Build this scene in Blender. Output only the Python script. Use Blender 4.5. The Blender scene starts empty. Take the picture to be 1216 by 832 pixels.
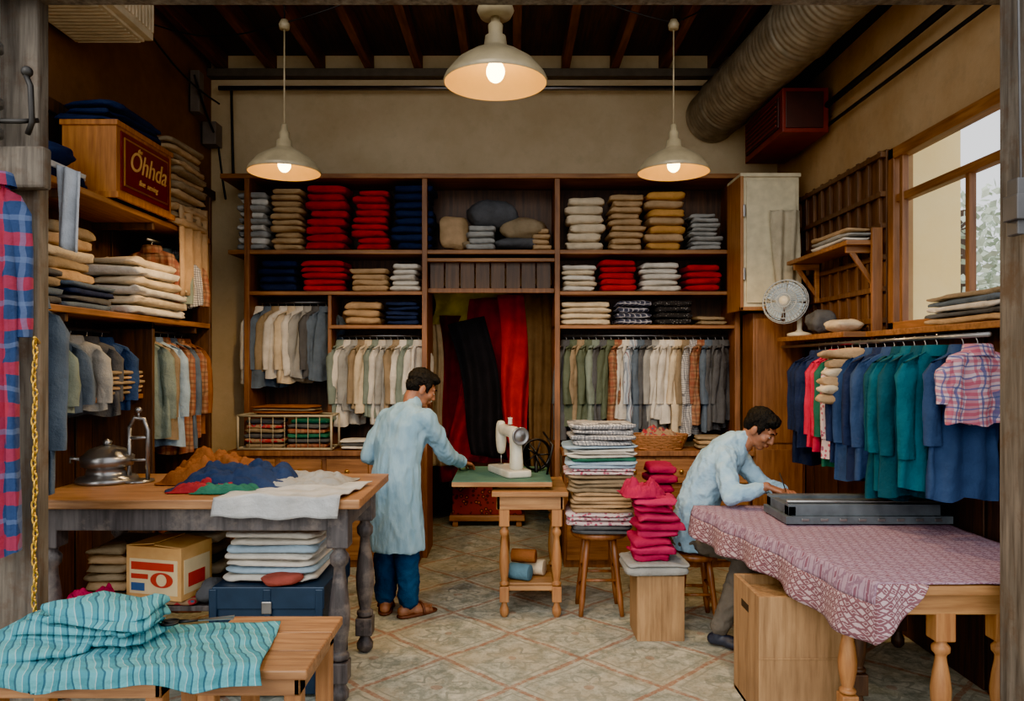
import bpy, math, random
from mathutils import Vector, Matrix, noise
R=random.Random(11)
S=bpy.context.scene
COL=S.collection
def lin(c):
    c=c/255.0
    return c/12.92 if c<=0.04045 else ((c+0.055)/1.055)**2.4
def rgb(r,g,b): return (lin(r),lin(g),lin(b),1.0)
V=Vector
# ------------------------------------------------------------ materials
class NT:
    def __init__(s,name):
        s.m=bpy.data.materials.new(name); s.m.use_nodes=True
        s.t=s.m.node_tree; s.b=s.t.nodes['Principled BSDF']
        s.tc=s.t.nodes.new('ShaderNodeTexCoord')
    def n(s,ty,**k):
        x=s.t.nodes.new(ty)
        for a,b in k.items(): setattr(x,a,b)
        return x
    def l(s,a,b): s.t.links.new(a,b)
    def put(s,sock,v):
        if hasattr(v,'is_output'): s.l(v,sock)
        else: sock.default_value=v
    def math(s,op,a,b=0.0,c=None):
        x=s.n('ShaderNodeMath',operation=op); s.put(x.inputs[0],a); s.put(x.inputs[1],b)
        if c is not None: s.put(x.inputs[2],c)
        return x.outputs[0]
    def mix(s,f,a,b,bt='MIX'):
        x=s.n('ShaderNodeMix',data_type='RGBA',blend_type=bt)
        s.put(x.inputs[0],f); s.put(x.inputs[6],a); s.put(x.inputs[7],b)
        return x.outputs[2]
    def mapped(s,sc=(1,1,1),rot=(0,0,0)):
        x=s.n('ShaderNodeMapping'); s.l(s.tc.outputs['Object'],x.inputs[0])
        x.inputs['Scale'].default_value=sc; x.inputs['Rotation'].default_value=rot
        return x.outputs[0]
    def noise(s,vec,scale,detail=3,rough=.5):
        x=s.n('ShaderNodeTexNoise'); s.l(vec,x.inputs['Vector'])
        x.inputs['Scale'].default_value=scale; x.inputs['Detail'].default_value=detail; x.inputs['Roughness'].default_value=rough
        return x.outputs['Fac']
    def ramp(s,f,a,b,lo=0.0,hi=1.0):
        x=s.n('ShaderNodeMapRange'); s.put(x.inputs[0],f)
        x.inputs[1].default_value=lo; x.inputs[2].default_value=hi; x.inputs[3].default_value=a; x.inputs[4].default_value=b
        return x.outputs[0]
    def rmp(s,f,lo,hi): return s.ramp(f,0.0,1.0,lo,hi)
    def bump(s,h,st=.3,d=.01):
        x=s.n('ShaderNodeBump'); x.inputs['Strength'].default_value=st; x.inputs['Distance'].default_value=d
        s.l(h,x.inputs['Height']); s.l(x.outputs[0],s.b.inputs['Normal'])
    def fin(s,col,rough=.8,metal=0.0):
        s.put(s.b.inputs['Base Color'],col); s.put(s.b.inputs['Roughness'],rough); s.b.inputs['Metallic'].default_value=metal
        return s.m
def dk(c,k): return (c[0]*k,c[1]*k,c[2]*k,1)
_c={}
def cloth(r,g,b,var=.35):
    key=('c',r,g,b)
    if key in _c: return _c[key]
    s=NT('cloth_%d_%d_%d'%key[1:]); c=rgb(r,g,b); o=s.mapped()
    f=s.noise(o,9,4); k=s.mix(s.ramp(f,0,1,.3,.7) if False else s.rmp(f,.2,.8),dk(c,1-var),dk(c,1+var*.5))
    s.bump(s.math('ADD',s.noise(o,26,4,.6),s.math('MULTIPLY',s.noise(o,400,1),.15)),.7,.015)
    _c[key]=s.fin(k,.92); s.b.inputs['Specular IOR Level'].default_value=.2
    return _c[key]
def stripe(s,coord,freq,width,ph=0):
    f=s.math('FRACT',s.math('ADD',s.math('MULTIPLY',coord,freq),ph)); return s.math('LESS_THAN',f,width)
def plaid(name,base,c1,c2,fr=18,w1=.35,w2=.15,vert=True,k1=.6,k2=.8):
    s=NT(name); sp=s.n('ShaderNodeSeparateXYZ'); s.l(s.tc.outputs['Object'],sp.inputs[0])
    wv=s.math('MULTIPLY',s.noise(s.mapped(),6,2),.06)
    h=s.math('ADD',s.math('ADD',s.math('MULTIPLY',sp.outputs[0],.8),s.math('MULTIPLY',sp.outputs[1],.6)),wv)
    zc=s.math('ADD',sp.outputs[2],wv)
    c=s.mix(s.math('MULTIPLY',stripe(s,h,fr,w1),k1),rgb(*base),rgb(*c1))
    if vert:
        c=s.mix(s.math('MULTIPLY',stripe(s,zc,fr,w1,.2),k1),c,rgb(*c1))
        c=s.mix(s.math('MULTIPLY',stripe(s,zc,fr,w2,.6),k2),c,rgb(*c2))
    c=s.mix(s.math('MULTIPLY',stripe(s,h,fr,w2,.4),k2),c,rgb(*c2))
    s.bump(s.noise(s.mapped(),25,4),.6,.014)
    return s.fin(c,.92)
def printed(name,base,c1,c2,sc=30,th=.35):
    s=NT(name); o=s.mapped(); v=s.n('ShaderNodeTexVoronoi'); s.l(o,v.inputs[0]); v.inputs['Scale'].default_value=sc
    d=v.outputs['Distance']
    c=s.mix(s.math('LESS_THAN',d,th),rgb(*base),rgb(*c1)); c=s.mix(s.math('LESS_THAN',d,th*.45),c,rgb(*c2))
    s.bump(s.noise(o,25,4),.5,.012)
    return s.fin(c,.9)
def wood(name,a,b,axis=0,rough=.55,sc=3.0,wear=None):
    s=NT(name); q=[14,14,14]; q[axis]=1.0
    o=s.mapped(tuple(q)); f=s.noise(o,sc,6,.6)
    c=s.mix(s.rmp(f,.32,.68),rgb(*a),rgb(*b))
    g=s.noise(s.mapped(),2.2,4); c=s.mix(s.ramp(g,0,.55,.42,.72),c,dk(rgb(*a),.5))
    if wear:
        w=s.noise(s.mapped(),7,5,.7); c=s.mix(s.ramp(w,0,.8,.5,.68),c,rgb(*wear))
    s.bump(f,.25,.006)
    return s.fin(c,rough)
def plain(name,c,rough=.5,metal=0.0,var=.2):
    s=NT(name); o=s.mapped(); c=rgb(*c)
    k=s.mix(s.rmp(s.noise(o,12,4),.3,.7),dk(c,1-var),dk(c,1+var*.4))
    s.bump(s.noise(o,60,3),.08,.004)
    return s.fin(k,rough,metal)
def plaster(name,a,b,st=.3,stain=.5):
    s=NT(name); o=s.mapped(); f=s.noise(o,1.6,7,.65); f2=s.noise(o,7,5,.7)
    c=s.mix(s.rmp(f,.35,.7),rgb(*a),rgb(*b)); c=s.mix(s.ramp(f2,0,stain,.52,.75),c,dk(rgb(*b),.55))
    s.bump(f2,st,.02); return s.fin(c,.9)
W_OR=wood('wood_orange',(112,68,34),(166,112,62),0)
W_ORZ=wood('wood_orange_upright',(100,60,32),(148,96,54),2)
W_ORY=wood('wood_orange_side',(112,68,34),(164,108,58),1)
W_DK=wood('wood_dark',(52,36,26),(90,64,44),0)
W_DKZ=wood('wood_dark_upright',(52,35,24),(94,64,41),2)
W_DKY=wood('wood_dark_ceiling',(46,31,22),(92,61,37),1)
W_TOP=wood('wood_worktop',(124,80,46),(182,132,84),0,.45)
W_PALE=wood('wood_pale',(140,94,52),(190,140,86),0,.5)
W_PALEZ=wood('wood_pale_upright',(144,90,46),(186,130,74),2,.5)
W_GREY=wood('wood_weathered',(66,58,50),(124,114,100),2,.8,wear=(80,58,40))
W_LEG=wood('wood_grey_leg',(50,46,48),(96,90,90),2,.55,wear=(124,112,104))
W_PLY=wood('plywood_box',(132,96,58),(178,138,92),2,.7)
CREAM=plain('cream_enamel',(226,216,188),.4,0,.12)
STEEL=plain('brushed_steel',(150,150,150),.3,.9)
BLK=plain('black_metal',(22,22,24),.4,.3)
BRASS=plain('brass',(200,150,50),.35,.9)
ROOMB=plaster('wall_plaster_back',(194,168,128),(214,190,150),stain=.3)
ROOML=plaster('wall_plaster_left',(104,72,44),(136,96,60))
ROOMR=plaster('wall_plaster_right',(166,128,82),(188,154,110))
NAVY=cloth(32,44,74); DENIM=cloth(48,70,108); RED=cloth(180,16,32); TAN=cloth(180,148,110); KHAKI=cloth(142,124,98)
GREY=cloth(154,154,150); WHITE=cloth(214,208,196); CREAMC=cloth(212,194,164); OCHRE=cloth(196,142,74); MAG=cloth(170,20,72)
PINK=cloth(208,24,70); TEAL=cloth(16,88,104); TEALD=cloth(20,70,84); LBLUE=cloth(160,184,202); SLATE=cloth(88,102,118); OLIVE=cloth(86,96,80)
BROWN=cloth(132,78,40); BLACKC=cloth(26,26,32); DGREY=cloth(82,84,88); SAGE=cloth(122,136,126); GREENC=cloth(40,104,84)
PL_RB=plaid('plaid_red_blue',(30,56,102),(156,28,56),(96,116,156),6,.30,.12,k1=.8,k2=.45)
PL_PW=plaid('plaid_pink_white',(206,180,190),(170,40,80),(60,80,140),22)
PL_GR=plaid('plaid_grey_check',(200,196,192),(96,100,110),(60,64,76),30)
PL_RED=plaid('plaid_rust',(150,108,76),(118,46,36),(70,50,46),14,k1=.5,k2=.5)
PL_NAVY=plaid('plaid_navy_check',(66,72,96),(24,28,46),(190,190,200),26)
ST_BLUE=plaid('stripe_blue_shirt',(180,190,200),(70,90,120),(120,70,80),24,vert=False)
PR_BLK=printed('print_black_dot',(24,24,28),(180,180,180),(210,210,210),60,.18)
PR_FLOR=printed('print_floral',(206,186,186),(176,70,96),(90,100,130),40,.4)
PR_MIX=printed('print_mixed',(150,120,90),(160,40,50),(40,90,110),24,.5)
# ------------------------------------------------------------ mesh builder
class MB:
    def __init__(s): s.v=[];s.f=[];s.mi=[];s.sm=[]
    def add(s,vs,fs,mi=0,sm=True):
        o=len(s.v); s.v+= [tuple(p) for p in vs]
        for f in fs: s.f.append([i+o for i in f]); s.mi.append(mi); s.sm.append(sm)
    def box(s,a,b,mi=0,rot=None,piv=None):
        x0,y0,z0=a;x1,y1,z1=b
        vs=[V(p) for p in [(x0,y0,z0),(x1,y0,z0),(x1,y1,z0),(x0,y1,z0),(x0,y0,z1),(x1,y0,z1),(x1,y1,z1),(x0,y1,z1)]]
        if rot is not None:
            c=V(piv) if piv else (V(a)+V(b))/2
            vs=[rot@(p-c)+c for p in vs]
        s.add(vs,[(3,2,1,0),(4,5,6,7),(0,1,5,4),(1,2,6,5),(2,3,7,6),(3,0,4,7)],mi,False)
    def tube(s,pts,rad,mi=0,n=8,cap=True):
        pts=[V(p) for p in pts]; k=len(pts)
        if not isinstance(rad,(list,tuple)): rad=[rad]*k
        vs=[];fs=[]; up=None
        for i,p in enumerate(pts):
            t=(pts[min(i+1,k-1)]-pts[max(i-1,0)]).normalized()
            if up is None:
                up=V((0,0,1)) if abs(t.z)<.9 else V((1,0,0))
            a=t.cross(up).normalized(); b=a.cross(t).normalized(); up=b
            for j in range(n):
                q=2*math.pi*j/n; vs.append(p+(a*math.cos(q)+b*math.sin(q))*rad[i])
        for i in range(k-1):
            for j in range(n):
                fs.append((i*n+j,i*n+(j+1)%n,(i+1)*n+(j+1)%n,(i+1)*n+j))
        if cap: fs.append(tuple(range(n-1,-1,-1))); fs.append(tuple((k-1)*n+j for j in range(n)))
        s.add(vs,fs,mi)
    def ell(s,c,r,mi=0,rot=None,nu=16,nv=10):
        c=V(c); 
        if not isinstance(r,(list,tuple)): r=(r,r,r)
        vs=[];fs=[]
        for i in range(nv+1):
            ph=-math.pi/2+math.pi*i/nv
            for j in range(nu):
                th=2*math.pi*j/nu
                p=V((r[0]*math.cos(ph)*math.cos(th),r[1]*math.cos(ph)*math.sin(th),r[2]*math.sin(ph)))
                if rot is not None: p=rot@p
                vs.append(c+p)
        for i in range(nv):
            for j in range(nu): fs.append((i*nu+j,i*nu+(j+1)%nu,(i+1)*nu+(j+1)%nu,(i+1)*nu+j))
        s.add(vs,fs,mi)
    def caps(s,pts,rad,mi=0):
        pts=[V(p) for p in pts]
        for i in range(len(pts)):
            s.ell(pts[i],rad[i],mi,nu=14,nv=10)
            if i: s.tube([pts[i-1],pts[i]],[rad[i-1],rad[i]],mi,n=14)
    def lathe(s,prof,c=(0,0,0),mi=0,n=24,rot=None):
        c=V(c);vs=[];fs=[]
        for r,z in prof:
            for j in range(n):
                q=2*math.pi*j/n; p=V((r*math.cos(q),r*math.sin(q),z))
                if rot is not None: p=rot@p
                vs.append(c+p)
        k=len(prof)
        for i in range(k-1):
            for j in range(n): fs.append((i*n+j,i*n+(j+1)%n,(i+1)*n+(j+1)%n,(i+1)*n+j))
        s.add(vs,fs,mi)
    def grid(s,fn,nu,nv,mi=0):
        vs=[fn(i/nu,j/nv) for j in range(nv+1) for i in range(nu+1)]
        fs=[(j*(nu+1)+i,j*(nu+1)+i+1,(j+1)*(nu+1)+i+1,(j+1)*(nu+1)+i) for j in range(nv) for i in range(nu)]
        s.add(vs,fs,mi)
    def loft(s,secs,right,mi=0,n=28,e=.8):
        right=V(right).normalized(); vs=[];fs=[];k=len(secs)
        for i,(c,hw,hd) in enumerate(secs):
            t=(V(secs[min(i+1,k-1)][0])-V(secs[max(i-1,0)][0])).normalized()
            d=t.cross(right).normalized()
            for j in range(n):
                q=2*math.pi*j/n; cx=math.cos(q); sy=math.sin(q)
                cx=math.copysign(abs(cx)**e,cx); sy=math.copysign(abs(sy)**e,sy)
                vs.append(V(c)+right*hw*cx+d*hd*sy)
        for i in range(k-1):
            for j in range(n): fs.append((i*n+j,i*n+(j+1)%n,(i+1)*n+(j+1)%n,(i+1)*n+j))
        fs.append(tuple(range(n-1,-1,-1))); fs.append(tuple((k-1)*n+j for j in range(n)))
        s.add(vs,fs,mi)
    def slab(s,cx,cy,cz,hx,hy,hz,mi=0,seed=0.0,amp=.012,e1=.55,e2=.22,rz=0.0,nu=36,nv=10,crease=0.0):
        vs=[];fs=[]; cr=math.cos(rz);sr=math.sin(rz)
        P=lambda c,e: math.copysign(abs(c)**e,c)
        for i in range(nv+1):
            ph=-math.pi/2+math.pi*i/nv; cp=P(math.cos(ph),e1) if abs(math.cos(ph))>1e-6 else 0; sp=P(math.sin(ph),e1)
            if i==nv//2: cp*=1-crease
            for j in range(nu):
                th=2*math.pi*(j+.5)/nu
                x=hx*cp*P(math.cos(th),e2); y=hy*cp*P(math.sin(th),e2); z=hz*sp
                nn=noise.noise_vector(V((x*9+seed*3.1,y*9+seed,z*30+seed*1.7)))
                x+=nn.x*amp; y+=nn.y*amp; z+=nn.z*amp*.45+.35*amp*noise.noise(V((x*16+seed,y*16,seed)))
                vs.append((cx+x*cr-y*sr,cy+x*sr+y*cr,cz+z))
        for i in range(nv):
            for j in range(nu): fs.append((i*nu+j,i*nu+(j+1)%nu,(i+1)*nu+(j+1)%nu,(i+1)*nu+j))
        s.add(vs,fs,mi)
    def mesh(s,name,mats):
        me=bpy.data.meshes.new(name); me.from_pydata(s.v,[],s.f); me.update()
        for m in mats: me.materials.append(m)
        me.polygons.foreach_set('material_index',s.mi); me.polygons.foreach_set('use_smooth',s.sm)
        return me
    def obj(s,name,mats,bevel=0,parent=None,solid=0,subsurf=0):
        if not isinstance(mats,(list,tuple)): mats=[mats]
        ob=bpy.data.objects.new(name,s.mesh(name,mats)); COL.objects.link(ob)
        if solid: m=ob.modifiers.new('s','SOLIDIFY'); m.thickness=solid; m.offset=1
        if bevel: m=ob.modifiers.new('b','BEVEL'); m.width=bevel; m.segments=2; m.limit_method='ANGLE'; m.angle_limit=.8
        if subsurf: m=ob.modifiers.new('u','SUBSURF'); m.levels=subsurf; m.render_levels=subsurf
        if parent: par(ob,parent)
        return ob
def empty(name,loc=(0,0,0)):
    e=bpy.data.objects.new(name,None); e.location=loc; e.empty_display_size=.1; COL.objects.link(e); return e
def par(ob,e):
    ob.parent=e; ob.matrix_parent_inverse=Matrix.Translation(-V(e.location))
def boxobj(name,a,b,mat,bevel=.004,parent=None):
    m=MB(); m.box(a,b); return m.obj(name,[mat],bevel,parent)
# ------------------------------------------------------------ room shell
def floor_mat():
    s=NT('patterned_tile'); sp=s.n('ShaderNodeSeparateXYZ'); s.l(s.tc.outputs['Object'],sp.inputs[0]); X,Y=sp.outputs[0],sp.outputs[1]
    o=s.mapped(); wob=s.math('MULTIPLY',s.math('SUBTRACT',s.noise(o,4,3),.5),.08)
    k=1.3
    u=s.math('FRACT',s.math('MULTIPLY',s.math('ADD',s.math('ADD',X,Y),wob),k)); v=s.math('FRACT',s.math('MULTIPLY',s.math('SUBTRACT',s.math('ADD',X,wob),Y),k))
    du=s.math('ABSOLUTE',s.math('SUBTRACT',u,.5)); dv=s.math('ABSOLUTE',s.math('SUBTRACT',v,.5)); mx=s.math('MAXIMUM',du,dv)
    r=s.math('SQRT',s.math('ADD',s.math('MULTIPLY',du,du),s.math('MULTIPLY',dv,dv)))
    line=s.math('GREATER_THAN',mx,.474); line2=s.math('COMPARE',mx,.41,.012)
    pet=s.math('MULTIPLY',s.math('COSINE',s.math('MULTIPLY',s.math('ARCTAN2',du,dv),8)),.06)
    ros=s.math('COMPARE',s.math('ADD',r,pet),.22,.028); dot=s.math('LESS_THAN',r,.05)
    n1=s.noise(o,10,7,.75); n2=s.noise(o,2.2,4,.6); n3=s.noise(o,34,4,.7)
    c=s.mix(s.rmp(n1,.38,.62),rgb(120,128,116),rgb(196,196,180))
    c=s.mix(s.ramp(n2,0,.5,.45,.64),c,rgb(172,158,128)); c=s.mix(s.ramp(n3,0,.45,.55,.68),c,rgb(88,96,86))
    brk=s.rmp(n1,.38,.6)
    c=s.mix(s.math('MULTIPLY',s.math('MULTIPLY',ros,brk),.6),c,rgb(84,96,88)); c=s.mix(s.math('MULTIPLY',dot,.45),c,rgb(140,92,66))
    c=s.mix(s.math('MULTIPLY',s.math('MULTIPLY',line2,brk),.6),c,rgb(96,100,88))
    c=s.mix(s.math('MULTIPLY',s.math('MULTIPLY',line,s.rmp(n3,.30,.54)),.75),c,rgb(146,92,64))
    s.bump(n1,.15,.004)
    return s.fin(c,s.ramp(n2,.4,.65),0)
TILE=floor_mat()
boxobj('floor',(-2.9,2.3,-.1),(2.6,8.7,0),TILE,0)
boxobj('ground',(-14,-6,-.12),(14,2.3,-.005),plaster('street_concrete',(140,134,122),(166,158,144)),0)
boxobj('ground_beside_house',(2.6,2.3,-.12),(16,16,-.01),plaster('dirt',(110,104,84),(130,126,100)),0)
m=MB(); m.box((-2.85,6.85,0),(-.78,7.0,4.45)); m.box((.42,6.85,0),(2.55,7.0,4.45)); m.box((-.78,6.85,2.35),(.42,7.0,4.45)); m.obj('wall_back',ROOMB)
boxobj('wall_left',(-2.87,2.9,0),(-2.72,6.85,4.45),ROOML,0)
m=MB()
for a,b in [((2.4,2.9,0),(2.52,6.85,1.85)),((2.4,2.9,2.98),(2.52,6.85,4.45)),((2.4,4.76,1.85),(2.52,6.85,2.98)),((2.4,2.9,1.85),(2.52,3.2,2.98))]: m.box(a,b)
m.obj('wall_right',ROOMR)
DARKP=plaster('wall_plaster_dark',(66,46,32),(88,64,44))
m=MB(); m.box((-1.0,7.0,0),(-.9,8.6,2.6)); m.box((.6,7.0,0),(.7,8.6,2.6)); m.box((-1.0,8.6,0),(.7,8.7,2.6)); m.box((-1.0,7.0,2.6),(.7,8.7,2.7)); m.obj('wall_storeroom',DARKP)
m=MB(); m.box((-2.87,3.05,4.42),(2.52,7,4.5)); m.obj('ceiling',W_DKY)
m=MB()
x=-2.6
while x<2.4:
    m.box((x-.035,3.05,4.27),(x+.035,6.85,4.42)); x+=.44
m.obj('ceiling_joists',wood('joist_wood',(84,48,27),(128,79,44),1),.004)
m=MB(); m.box((-2.72,6.75,4.2),(2.4,6.85,4.27)); m.obj('trim_1',plain('cornice_grey',(92,84,72),.7),.004)
m=MB(); m.tube([(-2.6,6.72,4.08),(2.35,6.72,4.08)],.022); m.obj('ceiling_conduit',STEEL)
boxobj('door_lintel',(-2.6,3.0,3.135),(2.5,3.16,3.28),W_GREY,.01)
m=MB(); m.tube([(2.33,6.7,3.55),(2.33,3.0,3.55)],.022); m.tube([(2.36,6.7,3.42),(2.36,3.0,3.42)],.012); m.box((2.3,3.0,3.9),(2.4,6.8,4.05)); m.obj('wall_conduit',[BLK])
IRON=plain('grey_iron',(90,90,92),.5,.5)
m=MB(); m.box((-2.2,3.1,0),(-1.94,3.18,4.3)); m.box((-2.25,3.04,2.35),(-1.88,3.10,2.52)); m.obj('timber_post',[W_GREY],.012)
m=MB(); m.box((1.84,2.72,0),(2.1,2.86,4.3)); m.box((1.76,2.64,2.15),(2.14,2.72,2.24),1); m.box((1.775,2.66,2.1),(1.805,2.72,2.3),1); m.tube([(1.80,2.68,2.25),(1.79,2.68,3.0)],.004,1); m.obj('timber_post',[W_GREY,IRON],.008)
m=MB(); m.tube([(-2.08,3.0,2.55),(-2.08,3.0,4.3)],.045,n=20)
for z in (2.56,2.68,2.9): m.lathe([(.045,-.015),(.057,-.015),(.057,.015),(.045,.015)],(-2.08,3.0,z),n=20)
m.obj('drain_pipe',[STEEL])
m=MB(); m.tube([(-2.2,3.03,2.62),(-1.95,2.99,2.60),(-1.9,3.04,2.62)],.010); m.tube([(-1.93,3.0,2.8),(-1.9,2.99,2.74),(-1.9,3.0,2.6),(-1.93,3.02,2.56)],.011); m.ell((-1.92,3.0,2.8),.022); m.obj('pipe_clamp',[plain('dark_iron',(60,58,56),.45,.6)])
m=MB()
Y0,Y1,Z0,Z1=3.2,4.76,1.85,2.98
m.box((2.36,Y0,Z1-.07),(2.44,Y1,Z1)); m.box((2.36,Y0,Z0),(2.44,Y1,Z0+.05)); m.box((2.36,Y1-.07,Z0),(2.43,Y1,Z1),1); m.box((2.36,Y0,Z0),(2.44,Y0+.09,Z1),1)
m.box((2.38,Y0,2.64),(2.44,Y1,2.69)); m.box((2.39,3.96,Z0),(2.43,4.0,2.68),1); m.box((2.37,4.60,Z0),(2.41,4.64,Z1),1)
m.obj('window_1',[W_ORY,W_ORZ],.006)
EXT=plaster('exterior_yellow_plaster',(244,216,146),(248,228,170),.1,.1)
boxobj('exterior_wall_return',(2.55,5.0,0),(2.96,5.2,5),EXT,0)
m=MB(); m.tube([(5.4,9.0,0),(5.3,8.8,2.2),(5.2,8.7,3.4)],[.12,.1,.05])
for i in range(2600):
    q=R.gauss(0,1),R.gauss(0,1),R.gauss(0,1); l=math.sqrt(sum(a*a for a in q))+1e-6; rr=R.random()**.4*1.3
    c=V((5.4+q[0]/l*rr*1.2,9+q[1]/l*rr,2.5+q[2]/l*rr)); a=V((R.gauss(0,1),R.gauss(0,1),R.gauss(0,1))).normalized()*.07; b=a.cross(V((R.gauss(0,1),R.gauss(0,1),R.gauss(0,1)))).normalized()*.04
    m.add([c-a,c+b,c+a,c-b],[(0,1,2,3)],1,False)
m.obj('garden_tree',[W_DKZ,plain('leaves',(206,218,198),.6,0,.2)])
m=MB(); m.box((2.37,4.8,1.84),(2.4,6.8,3.0))
y=4.84
while y<6.8: m.box((2.345,y,1.84),(2.37,y+.03,3.0)); y+=.15
for z in (1.9,2.1,2.3,2.5,2.7,2.95): m.box((2.335,4.8,z),(2.37,6.8,z+.035))
m.obj('wall_slat_panel',[wood('slat_wood',(72,47,29),(112,76,46),2)],.003)
m=MB()
for i in range(9): m.box((2.37,2.95+i*.43,.0),(2.4,2.95+i*.43+.40,1.84))
m.obj('wall_wainscot',[W_DKZ],.004)
m=MB()
for i in range(9): m.box((-2.72,3.0+i*.42,0),(-2.69,3.0+i*.42+.40,3.1))
m.box((-2.72,3.0,3.1),(-2.66,6.8,3.18)); m.obj('wall_panelling',[W_DKZ],.004)
# ------------------------------------------------------------ back shelving
m=MB(); yf,yb=6.4,6.84
m.box((-2.46,yf-.02,3.2),(1.95,yb,3.24)); m.box((-2.40,yf,2.565),(1.93,yb,2.60))
m.box((-2.26,yf,2.22),(-.73,yb,2.25)); m.box((.36,yf,2.22),(1.9,yb,2.25)); m.box((-1.55,yf,1.935),(-.73,yb,1.965)); m.box((.36,yf,1.935),(1.9,yb,1.965))
m.box((-.73,yf,2.5),(.36,yb,2.53))
for x in (-2.26,-.76,.36,1.88): m.box((x,yf-.01,0),(x+.045,yb,3.2),1)
m.box((-1.56,yf+.02,.94),(-1.53,yb,2.22),1)
m.box((-2.40,yb-.02,.94),(-.73,yb,3.2),2); m.box((.36,yb-.02,.94),(1.93,yb,3.2),2); m.box((-.73,yb-.02,2.53),(.36,yb,3.2),2)
for i in range(8): m.box((-.70+i*.13,yf+.06,2.27),(-.70+i*.13+.12,yf+.08,2.5),2)
m.box((-.72,yf+.05,2.24),(.36,yf+.09,2.28),1)
m.obj('wall_shelving_unit',[W_OR,W_ORZ,W_DKZ],.004)
m=MB()
for x0,x1 in ((-2.26,-.76),(.42,1.92)):
    m.box((x0,6.1,0),(x1,6.385,.90)); m.box((x0-.02,6.06,.90),(x1+.02,6.385,.94))
    n=4; w=(x1-x0)/n
    for i in range(n):
        m.box((x0+i*w+.02,6.08,.68),(x0+(i+1)*w-.02,6.1,.87),1); m.box((x0+i*w+.02,6.08,.06),(x0+(i+1)*w-.02,6.1,.65),1)
        m.ell((x0+(i+.5)*w,6.07,.775),.018,2,nu=8,nv=6)
m.obj('counter_cabinet',[W_ORZ,W_OR,BRASS],.004)
# ------------------------------------------------------------ folded stacks
def stack(name,x0,x1,y0,y1,z0,z1,n,mats,sub=1,amp=.014,jit=.012):
    m=MB(); sd=R.random()*50
    if not isinstance(mats,list): mats=[mats]
    h=(z1-z0)/n; cx,cy=(x0+x1)/2,(y0+y1)/2; hx,hy=(x1-x0)/2,(y1-y0)/2
    for i in range(n):
        jx=R.uniform(-jit,jit); jw=R.uniform(-jit*1.2,jit*.3); mi=i%len(mats); rz=R.uniform(-.04,.04)
        for k in range(sub):
            hh=h/sub
            m.slab(cx+jx+R.uniform(-.004,.004),cy+R.uniform(-.01,.01),z0+i*h+hh*(k+.5),hx+jw,hy+jw,hh*.56,mi,sd+i*3.3+k*.7,amp,e1=.7,rz=rz,crease=.035 if hh>.035 else .015)
    return m.obj(name,mats)
F='folded_fabric_stack'
def bs(x0,x1,z0,h,n,mats,y0=6.42,y1=6.76,**k): stack(F,(x0-608)/141.5+.005,(x1-608)/141.5-.005,y0,y1,z0+.004,z0+h,n,mats,**k)
Zs=2.60
for a in [(276,314,.50,9,[GREY,WHITE]),(317,357,.53,10,TAN),(359,411,.56,8,RED),(415,461,.52,9,RED),(464,515,.56,8,NAVY),
          (672,722,.46,6,CREAMC),(724,768,.48,9,TAN),(769,818,.50,7,[OCHRE,TAN]),(821,861,.32,8,GREY)]: bs(a[0],a[1],Zs,a[2],a[3],a[4],jit=.02,amp=.022)
bs(630,655,Zs,.19,4,TAN); bs(553,590,Zs,.22,4,GREY)
def cushion(name,c,r,mat,rot=0,tilt=0,e2=.45):
    m=MB(); m.slab(0,0,0,r[0],r[1],r[2],0,R.random()*9,.02,1.0,e2,nu=40,nv=14); o=m.obj(name,[mat]); o.location=c; o.rotation_euler=(tilt,0,rot); return o
cushion('cushion',(-.50,6.56,2.77),(.12,.15,.075),TAN,.2,1.25)
cushion('cloth_bundle',(-.17,6.6,2.93),(.22,.17,.13),DGREY,.2,.15); cushion('cloth_bundle',(.10,6.58,2.80),(.19,.16,.10),KHAKI,-.3,.1); cushion('cloth_bundle',(.04,6.6,2.67),(.2,.17,.06),DGREY)
cushion('cloth_bundle',(-.30,6.62,2.66),(.14,.15,.055),KHAKI)
Z3=2.25
for a in [(303,351,.27,4,NAVY),(353,409,.27,5,RED),(411,459,.20,4,TAN),(461,498,.24,5,WHITE),(668,711,.23,5,[WHITE,CREAMC]),(713,759,.27,5,RED),(762,812,.25,5,WHITE),(815,860,.23,4,RED)]: bs(a[0],a[1],Z3,a[2],a[3],a[4],amp=.02)
Z4=1.965
for a in [(404,452,.20,3,TAN),(455,498,.20,5,NAVY),(666,729,.20,4,CREAMC),(732,777,.21,4,PL_NAVY),(779,828,.21,4,PR_BLK),(831,868,.08,2,KHAKI)]: bs(a[0],a[1],Z4,a[2],a[3],a[4],amp=.02)
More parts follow.
